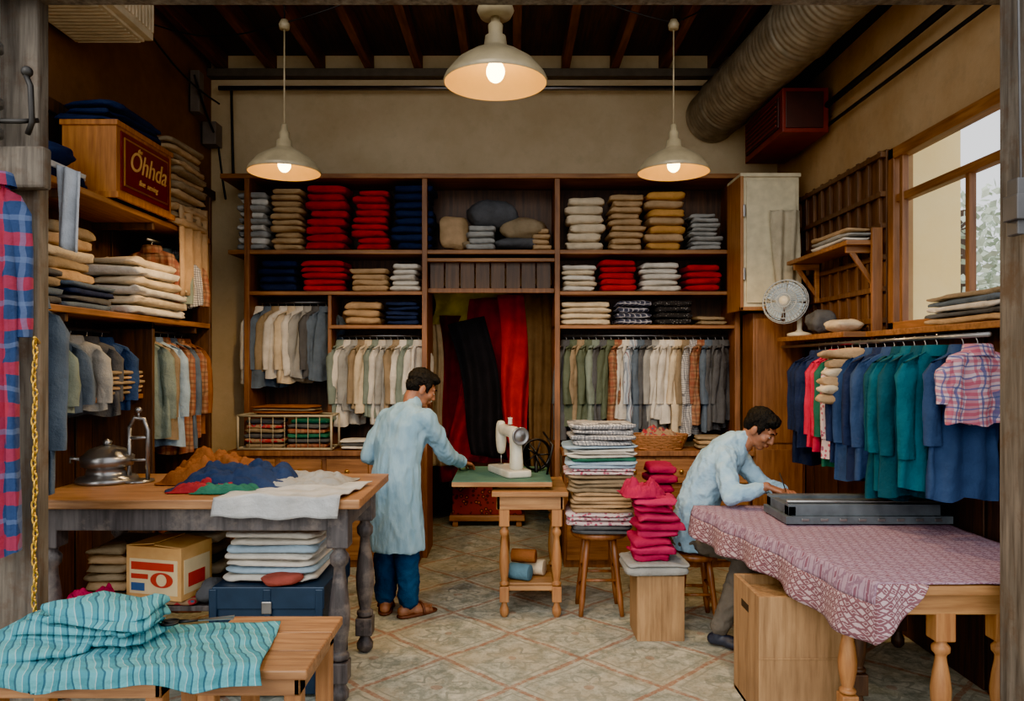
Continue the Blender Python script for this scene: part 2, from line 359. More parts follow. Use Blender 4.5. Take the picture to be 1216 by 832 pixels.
# ------------------------------------------------------------ hanging shirts
def shirt(m,hx,hy,hz,ang,mi,L=.68,W=.2,sl=.46,T=.036,seed=0):
    wd=V((math.cos(ang),math.sin(ang),0)); nd=V((-math.sin(ang),math.cos(ang),0)); O=V((hx,hy,hz-.06)); n=36; rows=16; vs=[];fs=[]
    fq=8+4*noise.noise(V((seed,1,1))); sh=R.uniform(-.02,.02)
    for i in range(rows+1):
        t=i/rows
        if t<.05: hw=.05+ (W*.45-.05)*t/.05
        elif t<.14: hw=W*.45+(W*.5)*((t-.05)/.09)**.7
        else: hw=W*(.95+.12*(t-.14)/.86)
        z=-(t**1.15)*L
        th=T*(.55+.6*min(1,t*5))
        for j in range(n):
            q=2*math.pi*j/n; c=math.cos(q); sn=math.sin(q)
            fold=.018*min(1,t*2)*math.sin(c*fq+seed+t*1.2)+.010*min(1,t*3)*math.sin(c*fq*2.1+seed*2)+.018*noise.noise(V((c*2.5+seed,sn*2,t*5)))
            p=O+wd*(hw*c+sh*t)+nd*(th*math.copysign(abs(sn)**.8,sn)+fold)
            p.z+=z+ (.010*math.sin(c*5+seed) if i==rows else 0)+.02*c*sh*20*t*.3
            vs.append(p)
    for i in range(rows):
        for j in range(n): fs.append((i*n+j,(i+1)*n+j,(i+1)*n+(j+1)%n,i*n+(j+1)%n))
    fs.append(tuple(range(n))); m.add(vs,fs,mi)
    vs=[];fs=[]
    for i,(rr,z) in enumerate([(.062,-.015),(.058,.025),(.066,.02),(.078,-.03)]):
        for j in range(12):
            q=2*math.pi*j/12; vs.append(O+wd*rr*math.cos(q)+nd*(rr*.75*math.sin(q))+V((0,0,z)))
    for i in range(3):
        for j in range(12): fs.append((i*12+j,i*12+(j+1)%12,(i+1)*12+(j+1)%12,(i+1)*12+j))
    m.add(vs,fs,mi)
    for sg in (-1,1):
        vs=[];fs=[]; f=R.uniform(-.02,.03); sp=R.uniform(.01,.035); ns=12; rw=11
        for k in range(rw):
            t=k/(rw-1); c0=O+wd*sg*(W*.86+sp*min(1,t*1.6))+nd*(f*t)+V((0,0,-.062-t*sl)); ra=.062*(1-.38*t)*(1+.04*math.sin(t*14+seed)); rb=.034*(1-.2*t)+.004*math.sin(t*11+seed)
            if k==0: ra=.04; rb=.02; c0=c0-wd*sg*.02+V((0,0,.018))
            if k>=rw-2: ra*=1.06
            for j in range(ns):
                q=2*math.pi*j/ns; vs.append(c0+wd*(ra*math.cos(q))+nd*(rb*math.sin(q)+.006*math.sin(q*3+seed+t*5))+V((0,0,-.02*math.cos(q)*sg*(1-t))))
        for i in range(rw-1):
            for j in range(ns): fs.append((i*ns+j,i*ns+(j+1)%ns,(i+1)*ns+(j+1)%ns,(i+1)*ns+j))
        fs.append(tuple(range(ns))); m.add(vs,fs,mi)
    h=O; m.tube([h+V((0,0,-.01)),h+V((0,0,.035)),h+V((0,0,.06))+nd*.014,h+V((0,0,.075)),h+V((0,0,.06))-nd*.014],.003,0,n=5,cap=False)
def rack(name,x0,y0,x1,y1,z,mats,n,ang,L=.66,W=.19,jit=.15,rail=True,rx=None,extra=None,**k):
    m=MB(); MT=[STEEL]+[a for a in dict.fromkeys(mats)]
    for i in range(n):
        t=(i+.5)/n; mt=mats[i%len(mats)]
        shirt(m,x0+(x1-x0)*t,y0+(y1-y0)*t,z,ang+R.uniform(-jit,jit),MT.index(mt),L*R.uniform(.85,1.08),W*R.uniform(.92,1.04),seed=R.random()*20,**k)
    if extra:
        for (x,y,mt,l,w) in extra:
            if mt not in MT: MT.append(mt)
            shirt(m,x,y,z,ang+.12,MT.index(mt),l,w,sl=min(.4,l*.55),seed=R.random()*20)
    if rail: m.tube(rx if rx else [(x0,y0,z),(x1,y1,z)],.011,0)
    return m.obj(name,MT)
HS='hanging_shirts'
rack(HS,-2.2,6.58,-1.58,6.58,2.17,[WHITE,SLATE,KHAKI,WHITE,CREAMC,WHITE,GREY,DGREY,SLATE],9,math.radians(48),L=.64,W=.17)
rack(HS,-1.5,6.58,-.78,6.58,1.88,[SAGE,WHITE,GREY,KHAKI,CREAMC,SAGE,WHITE,GREY,KHAKI,WHITE],12,math.radians(60),L=.66,W=.16)
rack(HS,.44,6.56,1.86,6.56,1.88,[DGREY,OLIVE,KHAKI,OLIVE,SAGE,DGREY,OLIVE,PL_RED,WHITE,ST_BLUE,SLATE,DGREY,GREY,WHITE,WHITE,CREAMC,KHAKI,PL_GR,PL_RED,SLATE,DGREY],22,math.radians(58),L=.76,W=.17)
RW=[NAVY,NAVY,NAVY,PINK,PINK,GREENC,PR_FLOR,NAVY,DENIM,NAVY,DENIM,TEALD,TEAL,TEALD,TEAL]
rack(HS,2.13,5.3,2.06,3.62,1.77,RW,15,math.radians(2),L=.72,W=.205,jit=.2,rx=[(2.14,6.0,1.77),(2.05,3.25,1.77)],extra=[(2.12,3.56,DENIM,.70,.17),(2.12,3.45,PL_PW,.34,.165)])
m=MB()
for k in range(5): m.slab(1.88+.012*k,4.40,1.44+.05*k,.12-.004*k,.045,.03,k%2,k*2.7,.02,.8,.35,rz=.1*(k%2))
m.slab(1.97,4.40,1.70,.17,.045,.035,0,3,.03,.8,.4,rz=-.1); m.obj('folded_tan_garments',[TAN,CREAMC])
# ------------------------------------------------------------ pendants
ENA=plain('enamel_shade',(168,152,118),.35,.1,.25); ENI=plain('enamel_inside_painted_glow',(248,204,104),.6,0,.05)  # inner enamel tinted yellow so the lamp's warm glow sits in its colour
BULB=NT('bulb_glow'); BULB.fin((1,.8,.45,1),.3); BULB.b.inputs['Emission Color'].default_value=(1,.66,.26,1); BULB.b.inputs['Emission Strength'].default_value=26
def pendant(x,y,z,r,top,E):
    e=empty('pendant_lamp',(x,y,z)); m=MB()
    k=r/.22
    m.lathe([(.22*k,0),(.225*k,.008),(.215*k,.03*k),(.17*k,.085*k),(.11*k,.125*k),(.06*k,.15*k),(.05*k,.16*k),(.045*k,.20*k),(.03*k,.21*k),(.032*k,.25*k),(.022*k,.26*k),(.018*k,.30*k),(.0,.305*k)],(x,y,z),0,40)
    m.lathe([(.22*k,0),(.21*k,.025*k),(.165*k,.078*k),(.105*k,.118*k),(.0,.14*k)],(x,y,z),1,40)
    m.obj('shade',[ENA,ENI],parent=e)
    b=MB(); b.ell((x,y,z+.05*k),(.04*k,.04*k,.048*k)); b.obj('bulb',[BULB.m],parent=e)
    c=MB(); c.tube([(x,y,z+.29*k),(x,y,top)],.005); c.lathe([(.0,0),(.03,0),(.035,.03),(.02,.06),(0,.06)],(x,y,top-.02),n=16); c.obj('cable',[ENA],parent=e)
    L=bpy.data.lights.new('lamp_light','SPOT'); L.energy=E; L.color=(1,.64,.28); L.shadow_soft_size=.05; L.spot_size=math.radians(165); L.spot_blend=.5
    o=bpy.data.objects.new('lamp_light',L); o.location=(x,y,z-.06); COL.objects.link(o); par(o,e)
pendant(-1.43,4.76,2.84,.222,3.76,85); pendant(1.015,4.76,2.84,.222,3.76,85); pendant(-.075,3.45,2.92,.232,3.36,85)
m=MB(); x,y=-.075,3.45
m.lathe([(.0,0),(.07,0),(.085,.03),(.07,.07),(.085,.1),(.07,.14),(0,.14)],(x,y,3.22),n=24); m.tube([(x,y,3.34),(x,y,4.42)],.014); m.obj('lamp_fitting',[ENA])
def wire(name,pts,r=.005):
    m=MB(); out=[]
    pts=[V(p) for p in pts]
    for i in range(len(pts)-1):
        for k in range(8):
            t=k/8; p=pts[i].lerp(pts[i+1],t); p.z-=.12*math.sin(math.pi*t)*(pts[i]-pts[i+1]).length*.5; out.append(p)
    out.append(pts[-1]); m.tube(out,r,n=6); m.obj(name,[BLK])
wire('electric_wire',[(-2.6,5.5,4.1),(-1.43,4.76,3.78),(-.3,4.6,4.25)]); wire('electric_wire',[(-.2,4.6,4.25),(1.015,4.76,3.78),(1.6,5.0,4.25)])
m=MB(); m.tube([(-1.43,4.76,3.8),(-1.43,4.76,4.42)],.006); m.tube([(1.015,4.76,3.8),(1.015,4.76,4.42)],.006); m.obj('lamp_suspension_cord',[BLK])
wire('electric_wire',[(-2.6,6.2,4.0),(-2.6,6.7,3.6),(-2.55,6.75,3.1)],.01); wire('electric_wire',[(-2.66,5.4,4.1),(-2.55,6.6,3.9)],.008); wire('electric_wire',[(-2.5,6.75,4.1),(-2.5,6.8,3.3)],.012)
m=MB(); m.box((-2.7,6.6,3.55),(-2.58,6.75,3.75)); m.box((-2.7,6.35,3.75),(-2.62,6.45,4.1)); m.obj('junction_box',[plain('grey_box',(110,100,90),.6)],.006)
m=MB(); a=V((1.80,6.84,3.86)); b=V((2.12,3.6,4.0)); n=240; prof=[]
d=(b-a); L=d.length; rot=d.to_track_quat('Z','Y').to_matrix()
for i in range(n+1):
    t=i/n; prof.append((.225+.010*math.sin(i*math.pi/2.0)+(.012 if i%25==0 else 0),t*L))
m.lathe(prof,a,0,36,rot); m.obj('ventilation_duct',[plain('galvanised_duct',(156,144,122),.45,.4,.35)])
m=MB(); m.box((2.0,5.6,3.35),(2.34,6.5,3.68)); m.box((1.985,5.66,3.40),(2.0,6.44,3.63),1)
for i in range(6): m.box((1.975,5.68,3.415+i*.036),(1.985,6.42,3.43+i*.036),0)
m.box((2.02,5.59,3.38),(2.3,5.60,3.65),1); m.box((2.3,5.8,3.6),(2.4,5.9,3.75),1)
m.obj('wall_heater',[plain('heater_red',(118,38,24),.5),plain('heater_dark',(64,32,24),.5)],.02)
m=MB(); m.box((-2.68,3.75,3.62),(-2.2,4.65,3.98))
for i in range(22): m.box((-2.2,3.78+i*.04,3.66),(-2.188,3.795+i*.04,3.9),0)
for i in range(10): m.box((-2.66+i*.045,4.65,3.66),(-2.64+i*.045,4.66,3.94),0)
m.box((-2.66,3.78,3.60),(-2.24,4.62,3.62))
for i in range(20): m.box((-2.64,3.80+i*.042,3.592),(-2.26,3.815+i*.042,3.60),0)
m.obj('air_conditioner',[plain('ac_cream',(206,184,148),.6)],.006)
m=MB(); m.box((1.83,6.02,2.08),(2.28,6.38,3.14),0); m.box((1.81,6.0,2.06),(2.29,6.04,2.09),1); m.box((1.81,6.0,3.12),(2.29,6.38,3.15),0)
m.box((1.86,6.0,2.12),(2.25,6.015,3.09),0); m.box((1.81,6.0,2.06),(1.835,6.38,3.13),1); m.box((1.83,5.99,2.3),(1.85,6.0,2.4),2); m.box((1.83,5.99,2.8),(1.85,6.0,2.9),2)
m.obj('wall_cupboard',[plain('cupboard_cream',(214,202,166),.6,0,.2),W_PALEZ,STEEL],.008)
m=MB(); m.box((1.94,6.1,0),(2.36,6.38,2.05)); m.box((1.96,6.085,.1),(2.34,6.1,.95)); m.box((1.96,6.085,1.0),(2.34,6.1,2.0)); m.obj('tall_cupboard',[W_ORZ],.006)
m=MB(); m.box((2.12,4.8,2.395),(2.335,5.85,2.425)); m.box((2.10,4.8,1.81),(2.335,6.0,1.845)); m.box((2.24,3.1,1.81),(2.37,4.8,1.845)); m.box((2.27,4.77,1.78),(2.335,4.80,2.50),1)
for y in (4.85,5.75):
    m.box((2.14,y,2.35),(2.335,y+.025,2.395)); m.box((2.30,y,2.1),(2.335,y+.025,2.35)); m.add([(2.16,y,2.35),(2.30,y,2.15),(2.30,y,2.2),(2.2,y,2.35),(2.16,y+.02,2.35),(2.30,y+.02,2.15),(2.30,y+.02,2.2),(2.2,y+.02,2.35)],[(0,1,2,3),(7,6,5,4),(0,4,5,1),(2,6,7,3)],1,False)
m.obj('wall_shelf',[W_OR,W_ORZ],.004)
stack(F,2.13,2.33,4.85,5.45,2.43,2.52,3,[WHITE,GREY,TAN],amp=.02)
stack(F,2.23,2.355,3.4,4.15,1.85,2.0,5,[TAN,DGREY,WHITE,SLATE,KHAKI],amp=.02)
cushion('crumpled_cloth',(2.21,5.05,1.895),(.1,.13,.045),CREAMC); cushion('crumpled_cloth',(2.2,5.4,1.94),(.09,.1,.09),DGREY)
e=empty('desk_fan',(2.2,5.8,1.85)); m=MB(); m.lathe([(0,0),(.09,0),(.09,.02),(.03,.035),(.018,.05),(.018,.14),(0,.14)],(2.2,5.8,1.85)); m.obj('base',[CREAM],parent=e)
rot=V((-.55,-.8,.15)).to_track_quat('Z','Y').to_matrix(); m=MB(); c=V((2.07,5.74,2.11))
for k in range(5): 
    rr=.17*[.3,.55,.8,.95,1][k]; zz=[.05,.045,.03,.015,0][k]; pts=[c+rot@V((rr*math.cos(q*math.pi/12),rr*math.sin(q*math.pi/12),zz)) for q in range(25)]; m.tube(pts,.004,0,n=5)
for k in range(36):
    q=k*math.pi/18; m.tube([c+rot@V((.03*math.cos(q),.03*math.sin(q),.055)),c+rot@V((.1*math.cos(q),.1*math.sin(q),.042)),c+rot@V((.17*math.cos(q),.17*math.sin(q),0)),c+rot@V((.1*math.cos(q),.1*math.sin(q),-.045))],.0025,0,n=4)
m.lathe([(0,.06),(.035,.055),(.04,.03),(.04,-.12),(.0,-.13)],c,1,20,rot); m.obj('cage',[plain('cage_grey',(176,182,184),.4),CREAM],parent=e)
m=MB()
for k in range(4):
    q0=k*math.pi/2; m.grid(lambda u,v: c+rot@V(((.03+.12*u)*math.cos(q0+v*1.4),(.03+.12*u)*math.sin(q0+v*1.4),-.02+.035*v)),6,6)
m.obj('blades',[plain('fan_blade_blue',(186,206,220),.4)],parent=e)
def sheet(name,fn,nu,nv,mat,th=.004,parent=None):
    m=MB(); m.grid(fn,nu,nv); return m.obj(name,[mat],solid=th,parent=parent)
sheet('hanging_plastic_cover',lambda u,v:V((2.02+.24*u+.05*v*(1-u),5.93+.02*math.sin(u*14+v*3),2.84-.62*v-.1*u*(v>.5))),20,20,cloth(190,178,150))
# ------------------------------------------------------------ storeroom drapes
def drape(name,tl,tr,bl,br,mat,w=5,amp=.03,seed=0):
    tl,tr,bl,br=map(V,(tl,tr,bl,br))
    def fn(u,v):
        p=tl.lerp(tr,u).lerp(bl.lerp(br,u),v).copy(); uu=u+.12*noise.noise(V((u*2+seed,v*1.5,seed))); p.y+=amp*math.sin(uu*w*6.28+seed+v*1.2)*(.4+.6*v)+.05*noise.noise(V((p.x*5,seed,p.z*1.5))); p.x+=.05*math.sin(v*2.6+seed)*math.sin(v*3.14); return p
    sheet(name,fn,80,24,mat)
drape('red_curtain',(-.40,7.22,2.25),(.30,7.22,2.3),(-.66,7.22,.7),(.05,7.18,.7),cloth(150,14,24),3,.05)
drape('red_curtain',(-.14,7.10,2.28),(.26,7.10,2.3),(-.05,7.08,.9),(.14,7.08,.9),cloth(176,18,32),2,.04,2)
drape('black_cloth',(-.60,7.02,2.00),(-.26,7.02,2.08),(-.38,7.0,.8),(-.04,7.0,.75),BLACKC,2.2,.04,1)
drape('yellow_cloth',(-.78,7.34,2.34),(.0,7.34,2.34),(-.78,7.34,2.0),(-.1,7.34,1.95),cloth(200,176,64),3,.03,1)
drape('brown_curtain',(.1,6.96,2.3),(.40,6.96,2.3),(.22,6.96,.3),(.40,6.96,.3),cloth(100,76,50),3,.02,2)
drape('beige_curtain',(-.76,6.96,2.0),(-.66,6.96,2.0),(-.76,6.96,.7),(-.6,6.96,.7),KHAKI,2,.02,2)
drape('maroon_curtain',(-.70,7.30,2.1),(-.45,7.30,2.1),(-.70,7.28,.5),(-.40,7.28,.5),cloth(110,18,26),2,.03,2)
m=MB(); m.box((-.6,7.6,.12),(.1,8.0,.6),0); m.box((-.63,7.57,.6),(.13,8.03,.66),1); m.box((-.63,7.57,.06),(.13,8.03,.12),1)
for x in (-.6,.04):
    for y in (7.6,7.94): m.box((x,y,0),(x+.06,y+.06,.06),1)
m.obj('storage_chest',[printed('chest_carved',(120,36,30),(70,24,20),(160,90,50),20,.4),W_OR],.01)
# ------------------------------------------------------------ left wall shelves
m=MB(); m.box((-2.69,3.35,2.545),(-2.28,5.75,2.58)); m.box((-2.69,3.35,1.905),(-2.28,5.75,1.94)); m.box((-2.69,5.72,0),(-2.28,5.76,2.9),1); m.box((-2.69,4.85,0),(-2.3,4.88,1.9),1)
m.box((-2.69,3.35,1.42),(-2.36,4.85,1.45))
for y in (3.9,4.85,5.5): m.box((-2.69,y,2.5),(-2.3,y+.03,2.545),1); m.box((-2.69,y,1.86),(-2.3,y+.03,1.905),1)
m.obj('side_shelving',[W_ORY,W_DKZ],.004)
stack(F,-2.64,-2.33,4.0,4.5,1.945,2.09,4,[SLATE,DGREY,NAVY],amp=.02)
stack(F,-2.62,-2.30,3.6,3.95,1.945,2.13,4,[DGREY,SLATE,KHAKI],amp=.02)
stack(F,-2.64,-2.45,4.0,4.5,2.10,2.42,5,[TAN,KHAKI,CREAMC],amp=.025)
stack(F,-2.62,-2.24,4.55,5.35,1.945,2.30,6,[WHITE,CREAMC],amp=.035,jit=.03)
stack(F,-2.64,-2.24,5.06,5.62,2.585,3.18,12,[TAN,KHAKI],amp=.025,jit=.03)
sheet('draped_cloth',lambda u,v:V((-2.26+.012*math.sin(u*20)+.01*v,5.15+.45*u,2.72-.62*v+.05*u)),20,12,TAN,.01)
stack(F,-2.64,-2.3,3.5,4.2,2.585,2.68,2,[NAVY,WHITE],amp=.03)
e=empty('sewing_machine_case',(-2.4,4.65,2.585)); m=MB(); m.box((-2.56,4.31,2.585),(-2.25,5.0,3.02),0); m.box((-2.58,4.29,2.585),(-2.23,5.02,2.62),0); m.box((-2.57,4.30,3.0),(-2.24,5.01,3.03),0)
m.box((-2.25,4.35,2.64),(-2.242,4.96,2.98),1); m.box((-2.243,4.38,2.67),(-2.238,4.93,2.95),2); m.box((-2.239,4.39,2.68),(-2.236,4.92,2.94),1); m.obj('case_body',[wood('case_wood',(140,76,20),(192,118,42),2),plain('sign_red',(104,12,20),.4),BRASS],.006,e)
def text(t,loc,size,mat,parent,rot,sh=.3):
    c=bpy.data.curves.new('lettering','FONT'); c.body=t; c.size=size; c.extrude=.002; c.align_x='CENTER'; c.materials.append(mat); c.shear=sh
    o=bpy.data.objects.new('lettering',c); o.location=loc; o.rotation_euler=rot; COL.objects.link(o); par(o,parent)
GOLD=plain('gold_paint',(226,170,96),.5,.2)
rx=(math.pi/2,0,math.pi/2)
text('Ohhda',(-2.232,4.655,2.78),.17,GOLD,e,rx); text('fine  sewing',(-2.232,4.655,2.71),.05,GOLD,e,rx); text('the',(-2.232,4.55,2.90),.04,GOLD,e,rx)
def crumple(name,cx,cy,z,w,d,h,mats,seed=0,rot=0):
    m=MB(); cr,sr=math.cos(rot),math.sin(rot)
    def fn(u,v):
        x=(u-.5)*2; y=(v-.5)*2; rr=(abs(x)**3+abs(y)**3)**(1/3)
        e=max(0,1-rr**5)
        nn=noise.noise(V((x*1.7+seed,y*1.7,seed))); n2=abs(noise.noise(V((x*3.2+seed*2,y*3.2,1.3+seed)))); n3=abs(noise.noise(V((x*7+seed*2,y*7,1.3+seed))))
        k=1+.22*noise.noise(V((x*1.2+seed,y*1.2+5,seed)))
        X=x*w/2*k; Y=y*d/2*k
        return V((cx+X*cr-Y*sr,cy+X*sr+Y*cr,z+.004+h*e*(.55+.5*nn+.6*n2+.3*n3)))
    m.grid(fn,60,50); o=m.obj(name,mats if isinstance(mats,list) else [mats],solid=.004); return o
stack('folded_jeans',-2.6,-2.27,4.32,4.95,3.035,3.16,3,[NAVY],amp=.04)
cushion('cloth_bundle',(-2.5,4.05,2.76),(.12,.12,.07),NAVY)
rack(HS,-2.5,3.55,-2.5,4.7,1.84,[SLATE,GREY,SAGE,SLATE,GREY,DGREY,DENIM],7,.15,L=.42,W=.17,sl=.3)
rack(HS,-2.48,4.95,-2.44,5.65,1.86,[SAGE,KHAKI,LBLUE,PL_RED,SLATE,PL_RED,BROWN],7,.05,L=.76,W=.2)
rack(HS,-2.46,5.1,-2.42,5.6,2.48,[PL_RED,SAGE,PL_GR],4,.1,L=.36,W=.17,sl=.3)
stack(F,-2.62,-2.3,4.35,4.8,1.455,1.60,5,[KHAKI,TAN])
stack(F,-2.62,-2.32,3.5,3.9,1.455,1.55,4,[DENIM,GREY])
crumple('crumpled_cloth',-2.3,5.3,.0,.5,.6,.5,BROWN,3)
m=MB(); shirt(m,-2.0,2.93,2.42,.15,1,L=1.45,W=.085,sl=.55,T=.05,seed=3); m.obj('hanging_plaid_robe',[STEEL,PL_RB])
m=MB(); shirt(m,-2.14,3.38,1.98,.1,1,L=.85,W=.11,sl=.6,seed=1); m.obj('hanging_grey_tunic',[STEEL,SLATE])
sheet('hanging_towel',lambda u,v:V((-2.0+.09*u,3.33+.015*math.sin(u*9+v*2),2.52-.36*v-.03*u)),12,12,cloth(190,196,204),.01)
m=MB(); m.tube([(-2.1,3.10,2.34),(-1.98,2.9,2.32)],[.012,.016],0); m.ell((-1.98,2.9,2.32),.02); m.obj('coat_peg',[W_ORY])
m=MB()
for i in range(42):
    z=1.72-i*.027; c=V((-1.84+.004*math.sin(i),2.92,z)); pts=[]
    for k in range(9):
        q=2*math.pi*k/8; p=(math.cos(q)*.008,math.sin(q)*.018)
        pts.append(c+(V((p[0],0,p[1])) if i%2 else V((0,p[0],p[1]))))
    m.tube(pts,.0035,0,n=6)
m.tube([(-1.94,3.11,1.73),(-1.84,2.92,1.745)],.006); m.obj('hanging_chain',[plain('chain_gold',(214,170,60),.35,.7)])
# ------------------------------------------------------------ left work table
def tleg(m,x,y,h,r=.045,mi=0):
    s=r*1.05
    m.box((x-s,y-s,h-.2),(x+s,y+s,h),mi); m.box((x-s*.9,y-s*.9,.10),(x+s*.9,y+s*.9,.2),mi)
    H=h-.4
    pr=[(.55,0),(.95,.02),(.95,.06),(.6,.08),(.75,.14),(1.0,.3),(1.05,.42),(.85,.6),(.6,.75),(.55,.82),(.9,.86),(.95,.92),(.6,.96),(.6,1)]
    m.lathe([(r*a,.2+H*b) for a,b in pr],(x,y,0),mi,18)
    m.lathe([(r*.5,0),(r*.9,.02),(r*.95,.05),(r*.6,.08),(r*.6,.1)],(x,y,0),mi,18)
m=MB(); m.box((-2.36,3.58,.955),(-.72,4.43,1.0),0); m.box((-2.28,3.64,.84),(-.80,3.68,.955),1); m.box((-2.28,4.34,.84),(-.80,4.38,.955),1); m.box((-.84,3.68,.84),(-.80,4.34,.955),1)
for x in (-2.24,-.84):
    for y in (3.69,4.33): tleg(m,x,y,.955,.05,1)
m.box((-2.2,3.8,.40),(-1.5,4.35,.43),1); m.box((-1.52,3.8,0),(-1.49,4.35,.43),1); m.box((-2.19,3.8,0),(-2.16,4.35,.43),1)
m.obj('work_table',[W_TOP,W_LEG],.006)
crumple('brown_cloth',-1.62,4.15,1.0,.52,.36,.13,BROWN,2.2); crumple('navy_cloth',-1.42,3.98,1.0,.62,.42,.11,cloth(34,52,88),5.1)
crumple('red_cloth',-1.52,3.80,1.0,.36,.14,.05,cloth(150,34,46),1.1); crumple('green_cloth',-1.42,3.77,1.0,.34,.12,.04,GREENC,7.1)
crumple('grey_cloth',-1.10,4.02,1.0,.52,.40,.06,GREY,9.3)
def wc(u,v):
    x=-1.42+.60*u; s=v*.55
    y=4.02-s; z=1.008+.02*noise.noise(V((x*8,s*8,0)))+.012
    if y<3.57: z-= (3.57-y); y=3.565-.014*math.sin(u*15)
    return V((x+.08*(1-v),y,z))
sheet('white_cloth',wc,40,44,cloth(190,192,192),.005)
m=MB(); cx,cy=-2.2,4.12; m.lathe([(0,0),(.15,0),(.16,.01),(.15,.03),(.11,.04),(.10,.08),(.13,.09),(.135,.14),(.12,.15),(.09,.18),(.03,.20),(.0,.20)],(cx,cy,1.0),0,28); m.lathe([(0,.20),(.02,.2),(.025,.22),(0,.235)],(cx,cy,1.0),0,14)
m.tube([(cx-.13,cy,1.12),(cx-.2,cy,1.13),(cx-.2,cy,1.10)],.01)
m.tube([(cx+.22,cy,1.0),(cx+.22,cy,1.28),(cx+.20,cy,1.34),(cx+.15,cy,1.35),(cx+.12,cy,1.30)],.012); m.tube([(cx+.12,cy,1.0),(cx+.12,cy,1.3)],.012)
m.tube([(cx+.12,cy,1.24),(cx+.22,cy,1.24)],.01); m.tube([(cx+.12,cy,1.12),(cx+.22,cy,1.12)],.008); m.lathe([(0,0),(.08,0),(.08,.012),(0,.012)],(cx+.17,cy,1.0),0,20); m.ell((cx+.17,cy,1.39),.018); m.tube([(cx+.17,cy,1.34),(cx+.17,cy,1.39)],.006)
m.obj('metal_tea_urn',[STEEL])
e=empty('metal_trunk',(-1.2,3.9,0)); m=MB(); m.box((-1.46,3.72,.02),(-.93,4.3,.50)); m.box((-1.47,3.71,.44),(-.92,4.31,.55)); 
for x in (-1.465,-1.2,-.945): m.box((x-.02,3.705,.02),(x+.02,3.72,.54))
for z in (.12,.22,.32): m.box((-1.44,3.71,z),(-.95,3.72,z+.02))
m.obj('body',[plain('trunk_blue',(34,56,80),.45,.3)],.012,e); m=MB(); m.box((-1.225,3.70,.42),(-1.175,3.71,.48)); m.obj('latch',[STEEL],.004,e)
stack(F,-1.44,-.96,3.76,4.2,.555,.80,7,[WHITE,LBLUE,WHITE],amp=.02)
cushion('paper_wrapped_parcel',(-1.13,3.74,.585),(.10,.05,.03),cloth(150,70,60),.4)
s=NT('printed_carton'); o=s.mapped(); CB=s.fin(s.mix(s.rmp(s.noise(o,8,3),.3,.7),rgb(196,142,76),rgb(220,172,104)),.7)
PW=plain('carton_print_cream',(228,204,156),.6,0,.1); PRD=plain('carton_print_red',(190,40,30),.6,0,.1); PBL=plain('carton_print_blue',(44,84,140),.6,0,.1)
e=empty('cardboard_carton',(-1.76,3.9,.465)); m=MB()
m.box((-.16,-.12,0),(.16,.12,.26),0); m.box((-.14,-.123,.025),(.14,-.12,.20),1); RX=Matrix.Rotation(math.pi/2,3,'X')
m.lathe([(0,0),(.055,0)],(.05,-.125,.10),2,24,RX@Matrix.Diagonal((1.2,.7,1)).to_3x3()); m.lathe([(0,0),(.03,0)],(.05,-.1265,.10),1,20,RX)
m.box((-.13,-.1245,.145),(.12,-.123,.185),2); m.box((-.13,-.1245,.04),(-.05,-.123,.08),3); m.box((-.13,-.1245,.10),(-.03,-.123,.125),2)
m.box((.16,-.1,.03),(.1625,.1,.2),1); m.box((.1625,-.07,.06),(.164,.06,.13),2)
m.box((-.16,-.12,.26),(.0,.12,.264),0,Matrix.Rotation(-.10,3,'Y'),(-.16,0,.26)); m.box((.0,-.12,.26),(.16,.12,.264),0,Matrix.Rotation(.06,3,'Y'),(.16,0,.26))
rz=Matrix.Rotation(-.25,3,'Z'); m.v=[tuple(rz@V(p)+V((-1.76,3.90,.466))) for p in m.v]; m.obj('carton_body',[CB,PW,PRD,PBL],.002,e)
stack(F,-2.2,-1.95,3.85,4.3,.435,.70,6,[KHAKI,TAN,KHAKI],amp=.025); stack(F,-1.93,-1.58,4.10,4.33,.435,.78,6,[KHAKI,CREAMC,DGREY],amp=.02); crumple('magenta_cloth',-2.05,3.72,.43,.32,.16,.10,MAG,4)
stack(F,-1.94,-1.56,3.76,4.03,.431,.464,1,[PR_MIX]); 
cushion('cloth_bundle',(-1.53,3.86,.49),(.05,.09,.055),DGREY)
def bench(name,x0,x1,y0,y1,z,mt,ml):
    m=MB(); k=3; w=(y1-y0)/k
    for i in range(k): m.box((x0,y0+i*w+.002,z-.035),(x1,y0+(i+1)*w-.002,z),0)
    m.box((x0+.06,y0+.03,z-.10),(x1-.03,y0+.055,z-.035),0); m.box((x1-.055,y0+.03,z-.10),(x1-.03,y1-.03,z-.035),0); m.box((x0+.06,y1-.055,z-.10),(x1-.03,y1-.03,z-.035),0)
    for x in (x0+.06,x1-.09):
        for y in (y0+.04,y1-.1): m.box((x,y,0),(x+.06,y+.06,z-.035),1)
    m.obj(name,[mt,ml],.006)
bench('bench',-1.15,-.70,2.58,3.14,.60,W_TOP,W_PALEZ); bench('bench',-1.88,-1.17,2.56,2.98,.60,W_TOP,W_PALEZ)
s=NT('turquoise_striped_cloth'); sp=s.n('ShaderNodeSeparateXYZ'); s.l(s.tc.outputs['Object'],sp.inputs[0])
h=s.math('ADD',s.math('MULTIPLY',sp.outputs[0],.92),s.math('MULTIPLY',sp.outputs[1],.45)); h=s.math('ADD',h,s.math('MULTIPLY',s.noise(s.mapped(),5,2),.08))
c=s.mix(stripe(s,h,24,.5),rgb(56,136,150),rgb(84,162,172)); c=s.mix(s.math('MULTIPLY',stripe(s,h,24,.14,.1),.85),c,rgb(20,76,98)); c=s.mix(s.math('MULTIPLY',stripe(s,h,24,.07,.55),.6),c,rgb(170,198,198))
